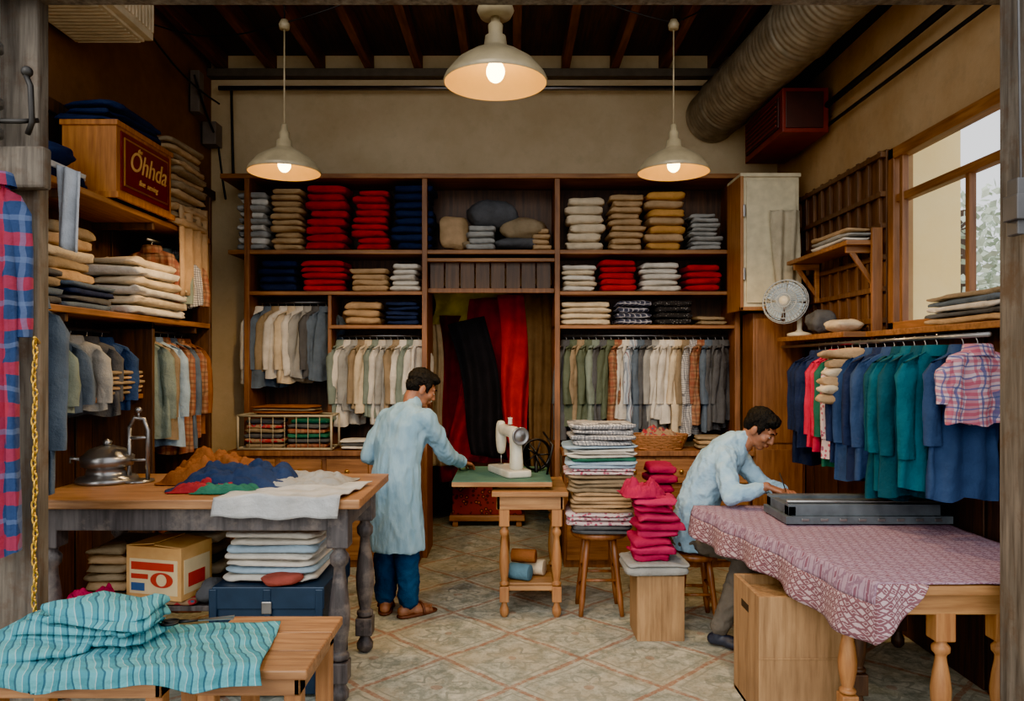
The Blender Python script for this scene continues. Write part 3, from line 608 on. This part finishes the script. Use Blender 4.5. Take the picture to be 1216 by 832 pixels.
s.bump(s.noise(s.mapped(),18,5),.9,.025); TURQ=s.fin(c,.9)
def tq(u,v):
    x=-1.9+.98*u+.08*v; y=3.02-.52*v
    z=.612+.016*noise.noise(V((x*6,y*6,1)))+.03*abs(noise.noise(V((x*3+4,y*5,2))))
    if y<2.555: z-=min(.06,(2.555-y)*1.6); y=2.545+.01*math.sin(u*22)
    return V((x,y-.03*math.sin(u*3),z+.004))
sheet('striped_turquoise_cloth',tq,70,40,TURQ,.006)
m=MB()
for i in range(4): m.slab(-1.60+.03*i,2.84,.648+.03*i,.29-.03*i,.13-.008*i,.02,0,i*3.1,.045,.7,.3,rz=-.12)
m.slab(-1.68,2.70,.635,.16,.09,.02,0,4,.03,.7,.3,rz=.2); m.obj('folded_striped_cloth',[TURQ])
m=MB()
for sg in (1,-1):
    a=V((-1.20,2.90,.664)); rt=Matrix.Rotation(.25+sg*.12,3,'Z')
    m.box(a+V((0,-.006,-.002)),a+V((.13,.006,.002)),0,rt,a)
    cc=a+rt@V((-.10,0,0)); m.tube([cc+rt@V((.03*math.cos(q*.5236),.02*math.sin(q*.5236),0)) for q in range(13)],.005,1,n=6); m.tube([a,cc+rt@V((.03,0,0))],.005,1)
m.obj('scissors',[STEEL,BLK])
# ------------------------------------------------------------ sewing table + machine
m=MB(); m.box((-.39,4.9,.855),(.26,5.62,.88),0); m.box((-.39,4.89,.845),(.26,4.90,.875),1)
m.box((-.13,4.84,.79),(.36,5.5,.82),1); m.box((-.10,4.88,.70),(.33,4.905,.79),1); m.box((.31,4.88,.70),(.335,5.46,.79),1); m.box((-.10,4.88,.70),(-.075,5.46,.79),1); m.box((-.1,5.0,.82),(.22,5.5,.855),1)
for x in (-.05,.29):
    for y in (4.92,5.42): tleg(m,x,y,.79,.032,2)
m.box((-.05,4.91,.17),(.29,4.94,.2),1); m.box((-.06,5.4,.17),(.30,5.44,.2),1); m.box((-.06,4.92,.17),(-.03,5.42,.2),1); m.box((.27,4.92,.17),(.3,5.42,.2),1); m.box((-.03,4.95,.195),(.27,5.4,.21),1)
m.obj('sewing_table',[plain('green_table_felt',(66,106,90),.8),W_PALE,W_PALEZ],.004)
m=MB(); m.tube([(-.01,5.05,.265),(.12,4.99,.265)],.053,0,16); m.tube([(.05,5.18,.265),(.22,5.12,.265)],.053,1,16); m.tube([(0,5.1,.355),(.16,5.06,.355)],.045,2,16); m.obj('fabric_roll',[cloth(90,130,150),CREAMC,BROWN],.005)
e=empty('sewing_machine',(0,5.25,.88)); T=Matrix.Translation((-.02,5.22,.88))@Matrix.Rotation(math.radians(112),4,'Z')
MC=plain('machine_cream',(200,198,182),.3)
def tr(mb): mb.v=[tuple(T@V(p)) for p in mb.v]; return mb
m=MB(); m.slab(0,0,.025,.21,.09,.025,0,1,0,.2,.2); m.loft([((-.13,0,.03),.055,.05),((-.13,0,.10),.05,.042),((-.125,0,.2),.045,.038),((-.11,0,.28),.05,.04),((-.08,0,.32),.045,.04)],(1,0,0)); 
m.loft([((-.15,0,.29),.042,.05),((-.05,0,.295),.036,.04),((.08,0,.30),.034,.036),((.16,0,.30),.036,.045)],(0,1,0)); m.loft([((.15,0,.12),.022,.03),((.15,0,.17),.032,.042),((.155,0,.27),.036,.045),((.155,0,.34),.03,.04),((.155,0,.36),.02,.02)],(0,1,0))
tr(m).obj('body',[MC],subsurf=1,parent=e)
m=MB(); rt=Matrix.Rotation(math.pi/2,3,'Y'); m.lathe([(0,0),(.02,0),(.03,.008),(.05,.01),(.056,.0),(.062,.01),(.056,.025),(.03,.02),(0,.022)],(-.215,0,.28),0,24,rt); m.tube([(.15,0,.05),(.15,0,.13)],.004); m.box((.13,-.01,.05),(.17,.02,.056)); m.tube([(-.02,0,.33),(-.02,0,.40)],.004); m.lathe([(0,0),(.018,0),(.014,.01),(.014,.035),(.018,.045),(0,.045)],(-.02,0,.345),1,12)
tr(m).obj('wheel_and_needle',[STEEL,WHITE],parent=e)
m=MB(); c=V((.17,5.35,1.0)); m.lathe([(.10,-.01),(.115,-.01),(.115,.01),(.10,.01),(.10,-.01)],c,0,28,Matrix.Rotation(math.pi/2,3,'X')@Matrix.Rotation(.4,3,'Y'))
for k in range(5): q=k*1.2566; m.tube([c,c+V((.1*math.cos(q),0,.1*math.sin(q)))],.006)
m.tube([(.17,5.30,.88),(.17,5.40,1.0)],.012); m.tube([(.05,5.5,1.16),(.26,5.35,.90)],.008); m.tube([(.24,5.2,.88),(.28,5.2,1.08),(.22,5.3,1.16)],.008); m.obj('hand_crank_frame',[BLK])
# ------------------------------------------------------------ stool + piles
def rstool(cx,cy,h,r=.17):
    m=MB(); m.lathe([(0,h-.035),(r*.96,h-.035),(r,h-.02),(r,h-.008),(r*.97,h),(0,h)],(cx,cy,0),0,32)
    P=[]
    for k in range(4):
        q=math.pi/4+k*math.pi/2; a=V((cx+r*.62*math.cos(q),cy+r*.62*math.sin(q),h-.03)); b=V((cx+r*1.0*math.cos(q),cy+r*1.0*math.sin(q),0)); m.tube([a,a.lerp(b,.3),a.lerp(b,.5),a.lerp(b,.8),b],[.017,.021,.017,.02,.014],0,10); P.append((a,b))
    for k in range(4):
        for t in ((.45,.7) if k%2 else (.55,)): 
            m.tube([P[k][0].lerp(P[k][1],t),P[(k+1)%4][0].lerp(P[(k+1)%4][1],t)],.010,0,8)
    m.obj('wooden_stool',[wood('stool_wood%d'%int(cx*100),(112,62,30),(158,98,54),2,.4)])
rstool(.58,5.05,.54,.19)
m=MB(); mats=[DGREY,PR_FLOR,KHAKI,TAN,PR_FLOR,LBLUE,GREENC,WHITE,PL_GR]
zz=.545
seq=[(0,2,.028,.20),(4,3,.028,.215),(3,5,.026,.205),(2,4,.028,.21),(4,2,.02,.22),(5,2,.022,.225),(6,1,.022,.225),(7,3,.02,.23),(5,1,.02,.235),(8,4,.035,.205)]
for mi,n,h,w in seq:
    for k in range(n): m.slab(.58+R.uniform(-.014,.014),5.04,zz+h/2,w+R.uniform(-.014,.014),.20,h*.58,mi,zz*40,.022,.6,.22,rz=R.uniform(-.07,.07),crease=.02); zz+=h
m.obj('folded_cloth_pile',mats)
m=MB(); m.box((.74,4.48,0),(1.02,4.76,.385)); m.box((.875,4.476,.0),(.885,4.48,.385)); m.obj('cardboard_box',[W_PLY],.004)
m=MB(); m.slab(.86,4.62,.415,.19,.17,.03,0,3,.01,.5,.2); m.slab(.86,4.62,.45,.19,.17,.012,0,7,.02,.5,.2); m.obj('folded_grey_blanket',[GREY])
stack('folded_magenta_stack',.72,1.00,4.46,4.76,.463,.84,8,[MAG,cloth(190,32,88)],amp=.03,jit=.025)
crumple('magenta_cloth',.80,4.62,.84,.26,.26,.10,MAG,3.3); 
stack('folded_magenta_stack',.92,1.12,5.15,5.4,.55,.95,6,[MAG],amp=.02)
boxobj('wooden_crate',(.88,5.1,0),(1.16,5.45,.545),W_PLY)
m=MB()
for k in range(9):
    z=.945+k*.014; rr=.19+.05*(k/8); m.tube([(1.2+rr*math.cos(q*.2618),6.22+rr*.6*math.sin(q*.2618),z+.003*math.sin(q*3.1+k*3.1)) for q in range(25)],.008,0,n=6)
for q in range(24): a=q*.2618; m.tube([(1.2+.19*math.cos(a),6.22+.114*math.sin(a),.942),(1.2+.245*math.cos(a),6.22+.147*math.sin(a),1.06)],.006,0,n=5)
m.slab(1.2,6.22,.95,.18,.10,.008,0,1,0)
m.obj('wicker_basket',[plain('wicker',(156,102,58),.8)]); crumple('patterned_cloth',1.2,6.22,1.0,.34,.2,.10,PR_MIX,2)
m=MB(); x0,x1,y0,y1,z0,z1=-2.2,-1.45,5.98+.1,6.35,.945,1.22
for x in (x0,x1):
    for y in (y0,y1): m.tube([(x,y,z0),(x,y,z1)],.01,0,n=6)
for z in (z0+.01,z1): m.tube([(x0,y0,z),(x1,y0,z),(x1,y1,z),(x0,y1,z),(x0,y0,z)],.01,0,n=6)
for i in range(1,8): m.tube([(x0+(x1-x0)*i/8,y0,z0),(x0+(x1-x0)*i/8,y0,z1)],.003,0,n=5)
m.obj('wire_display_basket',[plain('basket_wire',(180,168,140),.5)]); stack(F,-2.17,-1.84,6.11,6.33,.955,1.19,6,[KHAKI,PR_MIX,DGREY]); stack(F,-1.82,-1.48,6.11,6.33,.955,1.19,6,[PL_RED,DGREY,GREENC]); 
stack(F,-2.12,-1.55,6.1,6.34,1.232,1.30,3,[BROWN,KHAKI])
stack(F,-1.4,-1.1,6.12,6.34,.945,1.02,3,[WHITE,DGREY]); stack(F,.6,.9,6.12,6.34,.945,1.02,2,[WHITE,DGREY]); stack(F,1.5,1.8,6.12,6.34,.945,1.05,3,[KHAKI,TAN])
# ------------------------------------------------------------ right table
s=NT('block_print_cloth'); o=s.mapped((1,1,1),(0,0,.23)); sp=s.n('ShaderNodeSeparateXYZ'); s.l(o,sp.inputs[0])
def cell(ax,fr): return s.math('ABSOLUTE',s.math('SUBTRACT',s.math('FRACT',s.math('MULTIPLY',ax,fr)),.5))
nz=s.noise(s.mapped(),60,3,.7); wob=s.math('MULTIPLY',s.noise(s.mapped(),22,3),.03)
a=cell(s.math('ADD',sp.outputs[0],wob),22); b=cell(s.math('ADD',sp.outputs[1],wob),22); d=s.math('ADD',a,b)
m1=s.math('MULTIPLY',s.math('COMPARE',d,.5,.12),s.rmp(nz,.3,.5)); m2=s.math('LESS_THAN',d,.22)
c=s.mix(s.math('MULTIPLY',m1,.7),rgb(172,146,164),rgb(108,66,92)); c=s.mix(s.math('MULTIPLY',m2,.85),c,rgb(112,48,70)); c=s.mix(s.math('MULTIPLY',nz,.4),c,rgb(116,92,118))
s.bump(s.noise(s.mapped(),14,4),.5,.015); BLOCK=s.fin(c,.85)
s=NT('block_print_border'); sp=s.n('ShaderNodeSeparateXYZ'); s.l(s.tc.outputs['Object'],sp.inputs[0]); wob=s.math('MULTIPLY',s.noise(s.mapped(),22,3),.03); a=s.math('ABSOLUTE',s.math('SUBTRACT',s.math('FRACT',s.math('MULTIPLY',s.math('ADD',s.math('ADD',sp.outputs[1],wob),sp.outputs[0]),34)),.5)); b=s.math('ABSOLUTE',s.math('SUBTRACT',s.math('FRACT',s.math('MULTIPLY',s.math('ADD',sp.outputs[2],wob),34)),.5))
c=s.mix(s.math('MULTIPLY',s.math('COMPARE',s.math('ADD',a,b),.5,.15),.85),rgb(184,160,166),rgb(98,38,54)); c=s.mix(s.math('MULTIPLY',s.math('LESS_THAN',s.math('ADD',a,b),.24),.85),c,rgb(98,32,48)); s.bump(s.noise(s.mapped(),14,4),.4,.012); BORD=s.fin(c,.85)
m=MB()
TZ=.78
def quad(u,v,z):
    xl=1.09+(1.42-1.09)*v; xr=2.33; y=4.55+(2.95-4.55)*v
    return V((xl+(xr-xl)*u,y,z))
vs=[quad(0,0,TZ-.04),quad(1,0,TZ-.04),quad(1,1,TZ-.04),quad(0,1,TZ-.04),quad(0,0,TZ),quad(1,0,TZ),quad(1,1,TZ),quad(0,1,TZ)]
m.add(vs,[(0,1,2,3),(7,6,5,4),(4,5,1,0),(5,6,2,1),(6,7,3,2),(7,4,0,3)],0,False)
m.box((1.50,3.0,.65),(2.28,3.03,TZ-.04),0); m.box((1.2,4.45,.65),(2.28,4.48,TZ-.04),0)
for (x,y,mi) in [(1.47,3.32,1),(1.72,3.04,1),(1.96,3.04,1),(2.24,3.04,1),(1.62,3.55,2),(2.24,4.4,2)]: tleg(m,x,y,TZ-.04,.038,mi)
m.obj('cutting_table',[W_PALE,W_PALEZ,W_DKZ],.006)
m=MB()
def ct(u,v):
    p=quad(u*.985+.0,v*1.005,TZ+.006); p.z+=.006*noise.noise(p*7)+.005
    return p
m.grid(ct,50,50,0)
def cd(u,v):
    p=quad(0,u*1.005,TZ+.010); n=V((-.98,-.2,0)); drop=.15+.08*u+.02*math.sin(u*9)
    p=p+n*(.012*min(1,v*4)+.024*v*(1+math.sin(u*30)))
    p.z+=-drop*v+.004*noise.noise(p*7)*(1-v); return p
m.grid(lambda u,v:cd(u,v*.35),70,6,0); m.grid(lambda u,v:cd(u,.35+v*.65),70,8,1)
e1=[cd(1,j/12) for j in range(13)]
def cf(u,v):
    p=quad(u*.20,1.005,TZ+.010); w=(1-u)**.8; q=p+V((0,-.012*min(1,v*4)-.010*v*(1+math.sin(u*9)),-.23*w*v)); s_=e1[int(round(v*12))]; k=max(0,1-u*4); return q.lerp(V((s_.x,s_.y,s_.z)),k)
m.grid(cf,16,12,1)
m.obj('block_print_tablecloth',[BLOCK,BORD],solid=.004)
MET=plain('grey_painted_metal',(92,101,108),.45,.2,.4)
m=MB(); m.box((1.44,3.98,.80),(2.32,4.34,.84)); m.box((1.46,4.0,.84),(2.31,4.06,.90)); m.box((1.46,4.28,.84),(2.31,4.34,.90)); m.box((1.46,4.0,.84),(1.50,4.34,.89)); m.box((2.26,4.0,.84),(2.31,4.34,.90)); m.box((1.48,4.05,.872),(2.28,4.30,.882))
m.tube([(1.46,4.03,.91),(2.31,4.03,.91)],.012,1)
for i in range(8): m.box((1.52+i*.1,3.975,.815),(1.56+i*.1,3.98,.83),1)
m.obj('metal_cutting_tray',[MET,STEEL],.006)
m=MB(); x0,x1,y0,y1,h=1.13,1.52,3.47,3.86,.575
m.box((x0,y0,0),(x1,y0+.02,h)); m.box((x0,y1-.02,0),(x1,y1,h)); m.box((x0,y0+.02,0),(x0+.02,y1-.02,h)); m.box((x1-.02,y0+.02,0),(x1,y1-.02,h)); m.box((x0,y0,0),(x1,y1,.02)); m.box((x0+.03,y0+.05,h-.06),(x1-.03,y1-.05,h-.04)); m.box((x0-.002,y0+.15,h-.12),(x0+.001,y0+.26,h-.085),1)
m.box((x0,y0-.004,h*.5),(x1,y0,h*.5+.01),0); m.obj('plywood_crate',[W_PLY,BLK],.004)
# ------------------------------------------------------------ people
SK=NT('skin'); o=SK.mapped(); SK.bump(SK.noise(o,90,3),.1,.003); SKIN=SK.fin(SK.mix(SK.rmp(SK.noise(o,18,3),.3,.7),rgb(132,84,58),rgb(164,108,78)),.5); SK.b.inputs['Subsurface Weight'].default_value=.05
HAIRM=NT('black_hair'); HAIRM.bump(HAIRM.noise(HAIRM.mapped((90,90,30)),3,4),.8,.01); HAIR=HAIRM.fin(rgb(11,10,10),.6); HAIRM.b.inputs['Specular IOR Level'].default_value=.25
LIP=plain('lips',(130,70,60),.5); EYEW=plain('eye_white',(225,220,212),.3,0,.02); IRIS=plain('iris_dark',(26,16,12),.2)
def blob(name,mb,voxel,mat,parent,sm=4,amp=0,sc=(9,9,4),smf=.5):
    me=mb.mesh(name+'_t',[]); ob=bpy.data.objects.new(name+'_t',me); COL.objects.link(ob)
    r=ob.modifiers.new('r','REMESH'); r.mode='VOXEL'; r.voxel_size=voxel; r.use_smooth_shade=True
    k=ob.modifiers.new('k','SMOOTH'); k.factor=smf; k.iterations=sm
    bpy.context.view_layer.update(); dg=bpy.context.evaluated_depsgraph_get()
    me2=bpy.data.meshes.new_from_object(ob.evaluated_get(dg)); bpy.data.objects.remove(ob)
    if amp:
        co=[(v.co.copy(),v.normal.copy()) for v in me2.vertices]
        for v,(p,n) in zip(me2.vertices,co):
            q=V((p.x*sc[0],p.y*sc[1],p.z*sc[2])); d=.8*noise.noise(q)+.8*(.6-2.2*abs(noise.noise(q*1.7+V((3,1,2)))))+.3*(.5-2*abs(noise.noise(q*3.6)))
            v.co=p+n*d*amp
    me2.materials.clear(); me2.materials.append(mat)
    for p in me2.polygons: p.use_smooth=True; p.material_index=0
    me2.name=name; o=bpy.data.objects.new(name,me2); COL.objects.link(o); par(o,parent); return o
def frame(f,u):
    f=V(f).normalized(); r=f.cross(V(u)).normalized(); u=r.cross(f).normalized()
    return Matrix((r,f,u)).transposed()
def head(parent,c,f,neck,k=1.0,up=(0,0,1)):
    c=V(c); M=frame(f,up); P=lambda x,y,z:c+M@(V((x,y,z))*k)
    def E(mb,p,r): mb.ell(P(*p),tuple(a*k for a in r),0,M,18,12)
    m=MB(); E(m,(0,-.012,.035),(.074,.094,.084)); E(m,(0,.02,-.025),(.060,.072,.082)); E(m,(0,.055,-.092),(.032,.028,.022)); E(m,(0,.03,-.07),(.05,.05,.04))
    for s in (-1,1): E(m,(s*.036,.060,-.025),(.024,.026,.024)); E(m,(s*.077,-.008,-.012),(.010,.021,.033)); E(m,(s*.012,.092,-.036),(.010,.011,.008)); E(m,(s*.030,.078,.004),(.015,.011,.010))
    m.caps([P(0,.086,.018),P(0,.100,-.012),P(0,.106,-.030)],[.008*k,.010*k,.012*k]); m.caps([P(-.04,.074,.026),P(0,.084,.024),P(.04,.074,.026)],[.010*k,.012*k,.010*k])
    E(m,(0,.088,-.058),(.023,.011,.0065)); E(m,(0,.086,-.068),(.019,.011,.0065))
    m.caps([P(0,-.03,-.04),P(0,-.03,-.09),V(neck)],[.054*k,.054*k,.062*k])
    blob('head',m,.0042,SKIN,parent,2)
    m=MB(); E(m,(0,-.022,.052),(.083,.098,.083)); E(m,(0,-.055,.005),(.072,.058,.062)); E(m,(0,.030,.092),(.058,.055,.036)); E(m,(.02,.05,.088),(.05,.04,.03))
    for s in (-1,1): E(m,(s*.070,.012,.03),(.012,.03,.035)); E(m,(s*.072,.028,-.0),(.006,.010,.02))
    blob('hair',m,.005,HAIR,parent,1,.006,(70,70,40))
    m=MB()
    for s in (-1,1): m.caps([P(s*.014,.094,.026),P(s*.03,.091,.032),P(s*.046,.079,.027)],[.0035*k,.004*k,.003*k])
    m.obj('eyebrows',[HAIR],parent=parent)
    m=MB()
    for s in (-1,1): m.ell(P(s*.030,.0845,.001),(.012*k,.006*k,.0045*k),0,M); m.ell(P(s*.030,.0895,-.0005),(.005*k,.002*k,.004*k),1,M); m.caps([P(s*.018,.0885,.004),P(s*.03,.0915,.0065),P(s*.042,.0855,.003)],[.0015*k,.002*k,.0015*k],1)
    m.obj('eyes',[EYEW,IRIS],parent=parent)
    m=MB(); m.ell(P(0,.0965,-.058),(.020*k,.005*k,.004*k),0,M); m.ell(P(0,.0945,-.067),(.017*k,.005*k,.0045*k),0,M); m.obj('lips',[LIP],parent=parent)
def hand(m,w,d,n,s,curl=.35,k=1.0,grip=False):
    w=V(w); d=V(d).normalized(); s=V(s); s=(s-d*s.dot(d)).normalized(); n2=V(n); n=(n2-d*n2.dot(d)-s*n2.dot(s)).normalized()
    offs=[.030,.010,-.010,-.029]; lens=[.92,1.0,.94,.74]; base=[.086,.09,.086,.078]
    for i in range(4):
        kn=w+d*base[i]*k+s*offs[i]*k; m.caps([w+s*offs[i]*.5*k+d*.008,kn],[.015*k,.0115*k])
        cu=curl*(1+.15*i); p=kn; a=cu*.6; rr=[.0098,.0088,.0080,.0068]; pts=[kn]
        for j,L in enumerate((.044,.028,.022)):
            dirv=(d*math.cos(a)+n*math.sin(a)+s*(.10-.065*i)).normalized(); p=p+dirv*L*lens[i]*k; pts.append(p); a+=cu*(1.0 if j==0 else .8)
        m.caps(pts,[r*k for r in rr])
    b=w+s*.020*k+d*.02*k+n*.006*k; t1=b+(d*.55+s*.75+n*.25).normalized()*.040*k; t2=t1+(d*.85+s*.35+n*(.35 if not grip else .8)).normalized()*.032*k; t3=t2+(d*.95+s*(.05 if not grip else -.25)+n*.4).normalized()*.024*k
    m.caps([b,t1,t2,t3],[.015*k,.0125*k,.0105*k,.0085*k])
def foot(m,a,d,k=1.0):
    a=V(a); d=V((d[0],d[1],0)).normalized(); s=V((-d.y,d.x,0)); g=V((a.x,a.y,0))
    m.caps([a,g+V((0,0,.05))-d*.01],[.036,.038]); m.caps([g-d*.035+V((0,0,.042)),g+d*.06+V((0,0,.045)),g+d*.13+V((0,0,.035))],[.034,.034,.030])
    m.caps([g+d*.06+s*.015+V((0,0,.035)),g+d*.14+s*.025+V((0,0,.03))],[.028,.024]); m.caps([g+d*.06-s*.015+V((0,0,.035)),g+d*.13-s*.028+V((0,0,.03))],[.028,.022])
    for i in range(5):
        o=.034-.017*i; m.caps([g+d*.14+s*o+V((0,0,.028)),g+d*(.195-.008*i)+s*o*1.05+V((0,0,.024))],[.013 if i==0 else .010]*2)
KUR=NT('kurta_pale_blue'); o=KUR.mapped((1,1,.35)); f=KUR.noise(o,14,5); KUR.bump(f,.7,.035); KURTA=KUR.fin(KUR.mix(KUR.rmp(f,.25,.75),rgb(112,156,184),rgb(152,188,208)),.85)
SHR=NT('shirt_light_blue'); o=SHR.mapped(); f=SHR.noise(o,13,5); SHR.bump(f,.7,.035); SHIRT=SHR.fin(SHR.mix(SHR.rmp(f,.25,.75),rgb(130,172,202),rgb(168,202,222)),.85)
TRO=cloth(24,66,106); TRG=cloth(104,98,90)
e=empty('standing_tailor',(-.75,4.97,0))
Rt=V((.77,-.64,0))
RS=V((-.545,4.885,1.275)); LS=V((-.845,5.125,1.275)); RE=V((-.44,5.08,1.03)); RWr=V((-.345,5.33,.945)); LE=V((-.965,5.08,1.03)); LWr=V((-.78,5.27,.98))
m=MB()
m.loft([((-.76,4.96,.44),.215,.165),((-.763,4.96,.56),.205,.155),((-.765,4.96,.70),.195,.145),((-.765,4.96,.85),.18,.135),((-.755,4.965,1.0),.172,.12),((-.735,4.98,1.12),.187,.127),((-.715,4.99,1.22),.20,.125),((-.70,5.0,1.29),.185,.11),((-.685,5.01,1.335),.125,.085),((-.67,5.02,1.37),.07,.065)],Rt,e=.9)
m.caps([RS-Rt*.02,RS.lerp(RE,.5),RE,RE.lerp(RWr,.85)],[.075,.066,.058,.043]); m.caps([LS+Rt*.02,LS.lerp(LE,.5),LE,LE.lerp(LWr,.85)],[.075,.068,.060,.045]); 
m.caps([(-.665,5.02,1.36),(-.655,5.03,1.385)],[.066,.058])
blob('kurta',m,.010,KURTA,e,3,.012,(9,9,3.2))
m=MB(); m.caps([(-.825,5.0,.75),(-.83,4.995,.45),(-.835,5.0,.12)],[.095,.082,.068]); m.caps([(-.70,4.93,.75),(-.685,4.92,.45),(-.672,4.915,.12)],[.095,.082,.068]); blob('trousers',m,.010,TRO,e,4,.011,(10,10,10))
m=MB(); foot(m,(-.835,4.99,.1),(-.1,1,0)); foot(m,(-.68,4.915,.1),(.8,.6,0)); blob('feet',m,.005,SKIN,e,2)
m=MB()
for (x,y,dx,dy) in ((-.835,4.99,-.1,1),(-.68,4.915,.8,.6)):
    d=V((dx,dy,0)).normalized(); q=math.atan2(d.y,d.x); c=V((x,y,0))+d*.075; m.slab(c.x,c.y,.011,.145,.05,.011,0,1,0,.4,.7,rz=q)
    s_=V((-d.y,d.x,0)); b=V((x,y,0))+d*.10; m.tube([b+s_*math.cos(t)*.052+V((0,0,.012+.062*math.sin(t))) for t in [i*math.pi/10 for i in range(11)]],.010,0,n=6)
m.obj('sandals',[plain('sandal_leather',(90,48,28),.6)],parent=e)
m=MB(); m.caps([RE.lerp(RWr,.6),RWr],[.036,.026]); hand(m,RWr,V((.35,.9,-.25)),V((0,-.2,-1)),V((-.9,.35,0)),.28); blob('right_hand',m,.0035,SKIN,e,1)
m=MB(); m.caps([LE.lerp(LWr,.6),LWr],[.036,.026]); hand(m,LWr,V((.75,.6,-.2)),V((0,0,-1)),V((.6,-.75,0)),.4); blob('left_hand',m,.0035,SKIN,e,1)
head(e,(-.605,5.06,1.475),(.78,.30,-.42),(-.665,5.02,1.36))
e=empty('seated_tailor',(1.2,4.8,0))
Rt=V((-.37,-.93,0)).normalized()
m=MB()
m.loft([((1.17,4.86,.47),.175,.13),((1.17,4.86,.56),.19,.145),((1.175,4.855,.66),.18,.14),((1.20,4.845,.78),.175,.13),((1.25,4.825,.90),.185,.13),((1.31,4.805,1.01),.20,.13),((1.365,4.785,1.085),.185,.115),((1.405,4.77,1.13),.125,.09),((1.435,4.76,1.155),.075,.07)],Rt,e=.9)
RS=V((1.295,4.625,1.065)); LS=V((1.43,4.93,1.06)); RE=V((1.29,4.47,.855)); RWr=V((1.49,4.43,.925)); LE=V((1.60,4.82,.87)); LWr=V((1.66,4.60,.86))
m.caps([RS-Rt*.03,RS.lerp(RE,.5),RE,RE.lerp(RWr,.82)],[.074,.064,.054,.042]); m.caps([LS+Rt*.03,LS.lerp(LE,.5),LE,LE.lerp(LWr,.8)],[.074,.064,.054,.042]); m.caps([(1.44,4.76,1.15),(1.46,4.755,1.165)],[.066,.06])
blob('shirt',m,.009,SHIRT,e,3,.012,(9,9,6))
m=MB(); m.caps([(1.17,4.77,.54),(1.30,4.60,.54),(1.38,4.47,.52)],[.095,.088,.072]); m.caps([(1.38,4.47,.52),(1.30,4.43,.3),(1.205,4.40,.12)],[.072,.066,.054]); m.caps([(1.20,4.93,.54),(1.60,4.84,.53)],[.095,.072]); m.caps([(1.60,4.84,.53),(1.56,4.80,.12)],[.072,.054]); m.ell((1.17,4.86,.53),(.17,.19,.08)); blob('trousers',m,.010,TRG,e,4,.009,(10,10,10))
m=MB()
for (a,d) in (((1.20,4.40,.09),(.75,-.5)),((1.56,4.79,.09),(.9,-.3))):
    foot(m,a,d)
blob('shoes',m,.006,plain('navy_shoe',(36,42,58),.5),e,4)
m=MB(); m.caps([RE.lerp(RWr,.6),RWr],[.036,.026]); hand(m,RWr,V((.85,-.15,-.28)),V((-.1,.3,-1)),V((.1,.95,.15)),.55,grip=True); blob('right_hand',m,.0035,SKIN,e,1)
m=MB(); m.caps([LE.lerp(LWr,.6),LWr],[.036,.026]); hand(m,LWr,V((-.1,-.9,.15)),V((0,0,-1)),V((-.9,0,0)),.3); blob('left_hand',m,.0035,SKIN,e,1)
m=MB(); m.tube([(1.60,4.425,.895),(1.575,4.46,1.0)],[.003,.0045],0,8); m.obj('pencil',[BLK],parent=e)
head(e,(1.545,4.715,1.235),(.62,-.50,-.55),(1.45,4.755,1.14))
rstool(1.17,4.88,.44,.17)
# ------------------------------------------------------------ camera, light
cam=bpy.data.cameras.new('camera'); co=bpy.data.objects.new('camera',cam); COL.objects.link(co); co.location=(0,0,1.65); co.rotation_euler=(math.pi/2,0,0)
cam.lens=26.64; cam.sensor_width=36; cam.shift_y=14/1216; S.camera=co
w=bpy.data.worlds.new('sky'); S.world=w; w.use_nodes=True; bg=w.node_tree.nodes['Background']; bg.inputs[0].default_value=(.96,.97,1.0,1); bg.inputs[1].default_value=1.6
sl=bpy.data.lights.new('sun','SUN'); sl.energy=1.8; sl.angle=math.radians(40); sl.color=(1,.94,.84); so=bpy.data.objects.new('sun',sl); so.rotation_euler=(math.radians(62),0,math.radians(-16)); COL.objects.link(so)
S.view_settings.view_transform='AgX'
try: S.view_settings.look='AgX - Punchy'
except Exception: pass
S.view_settings.exposure=.65
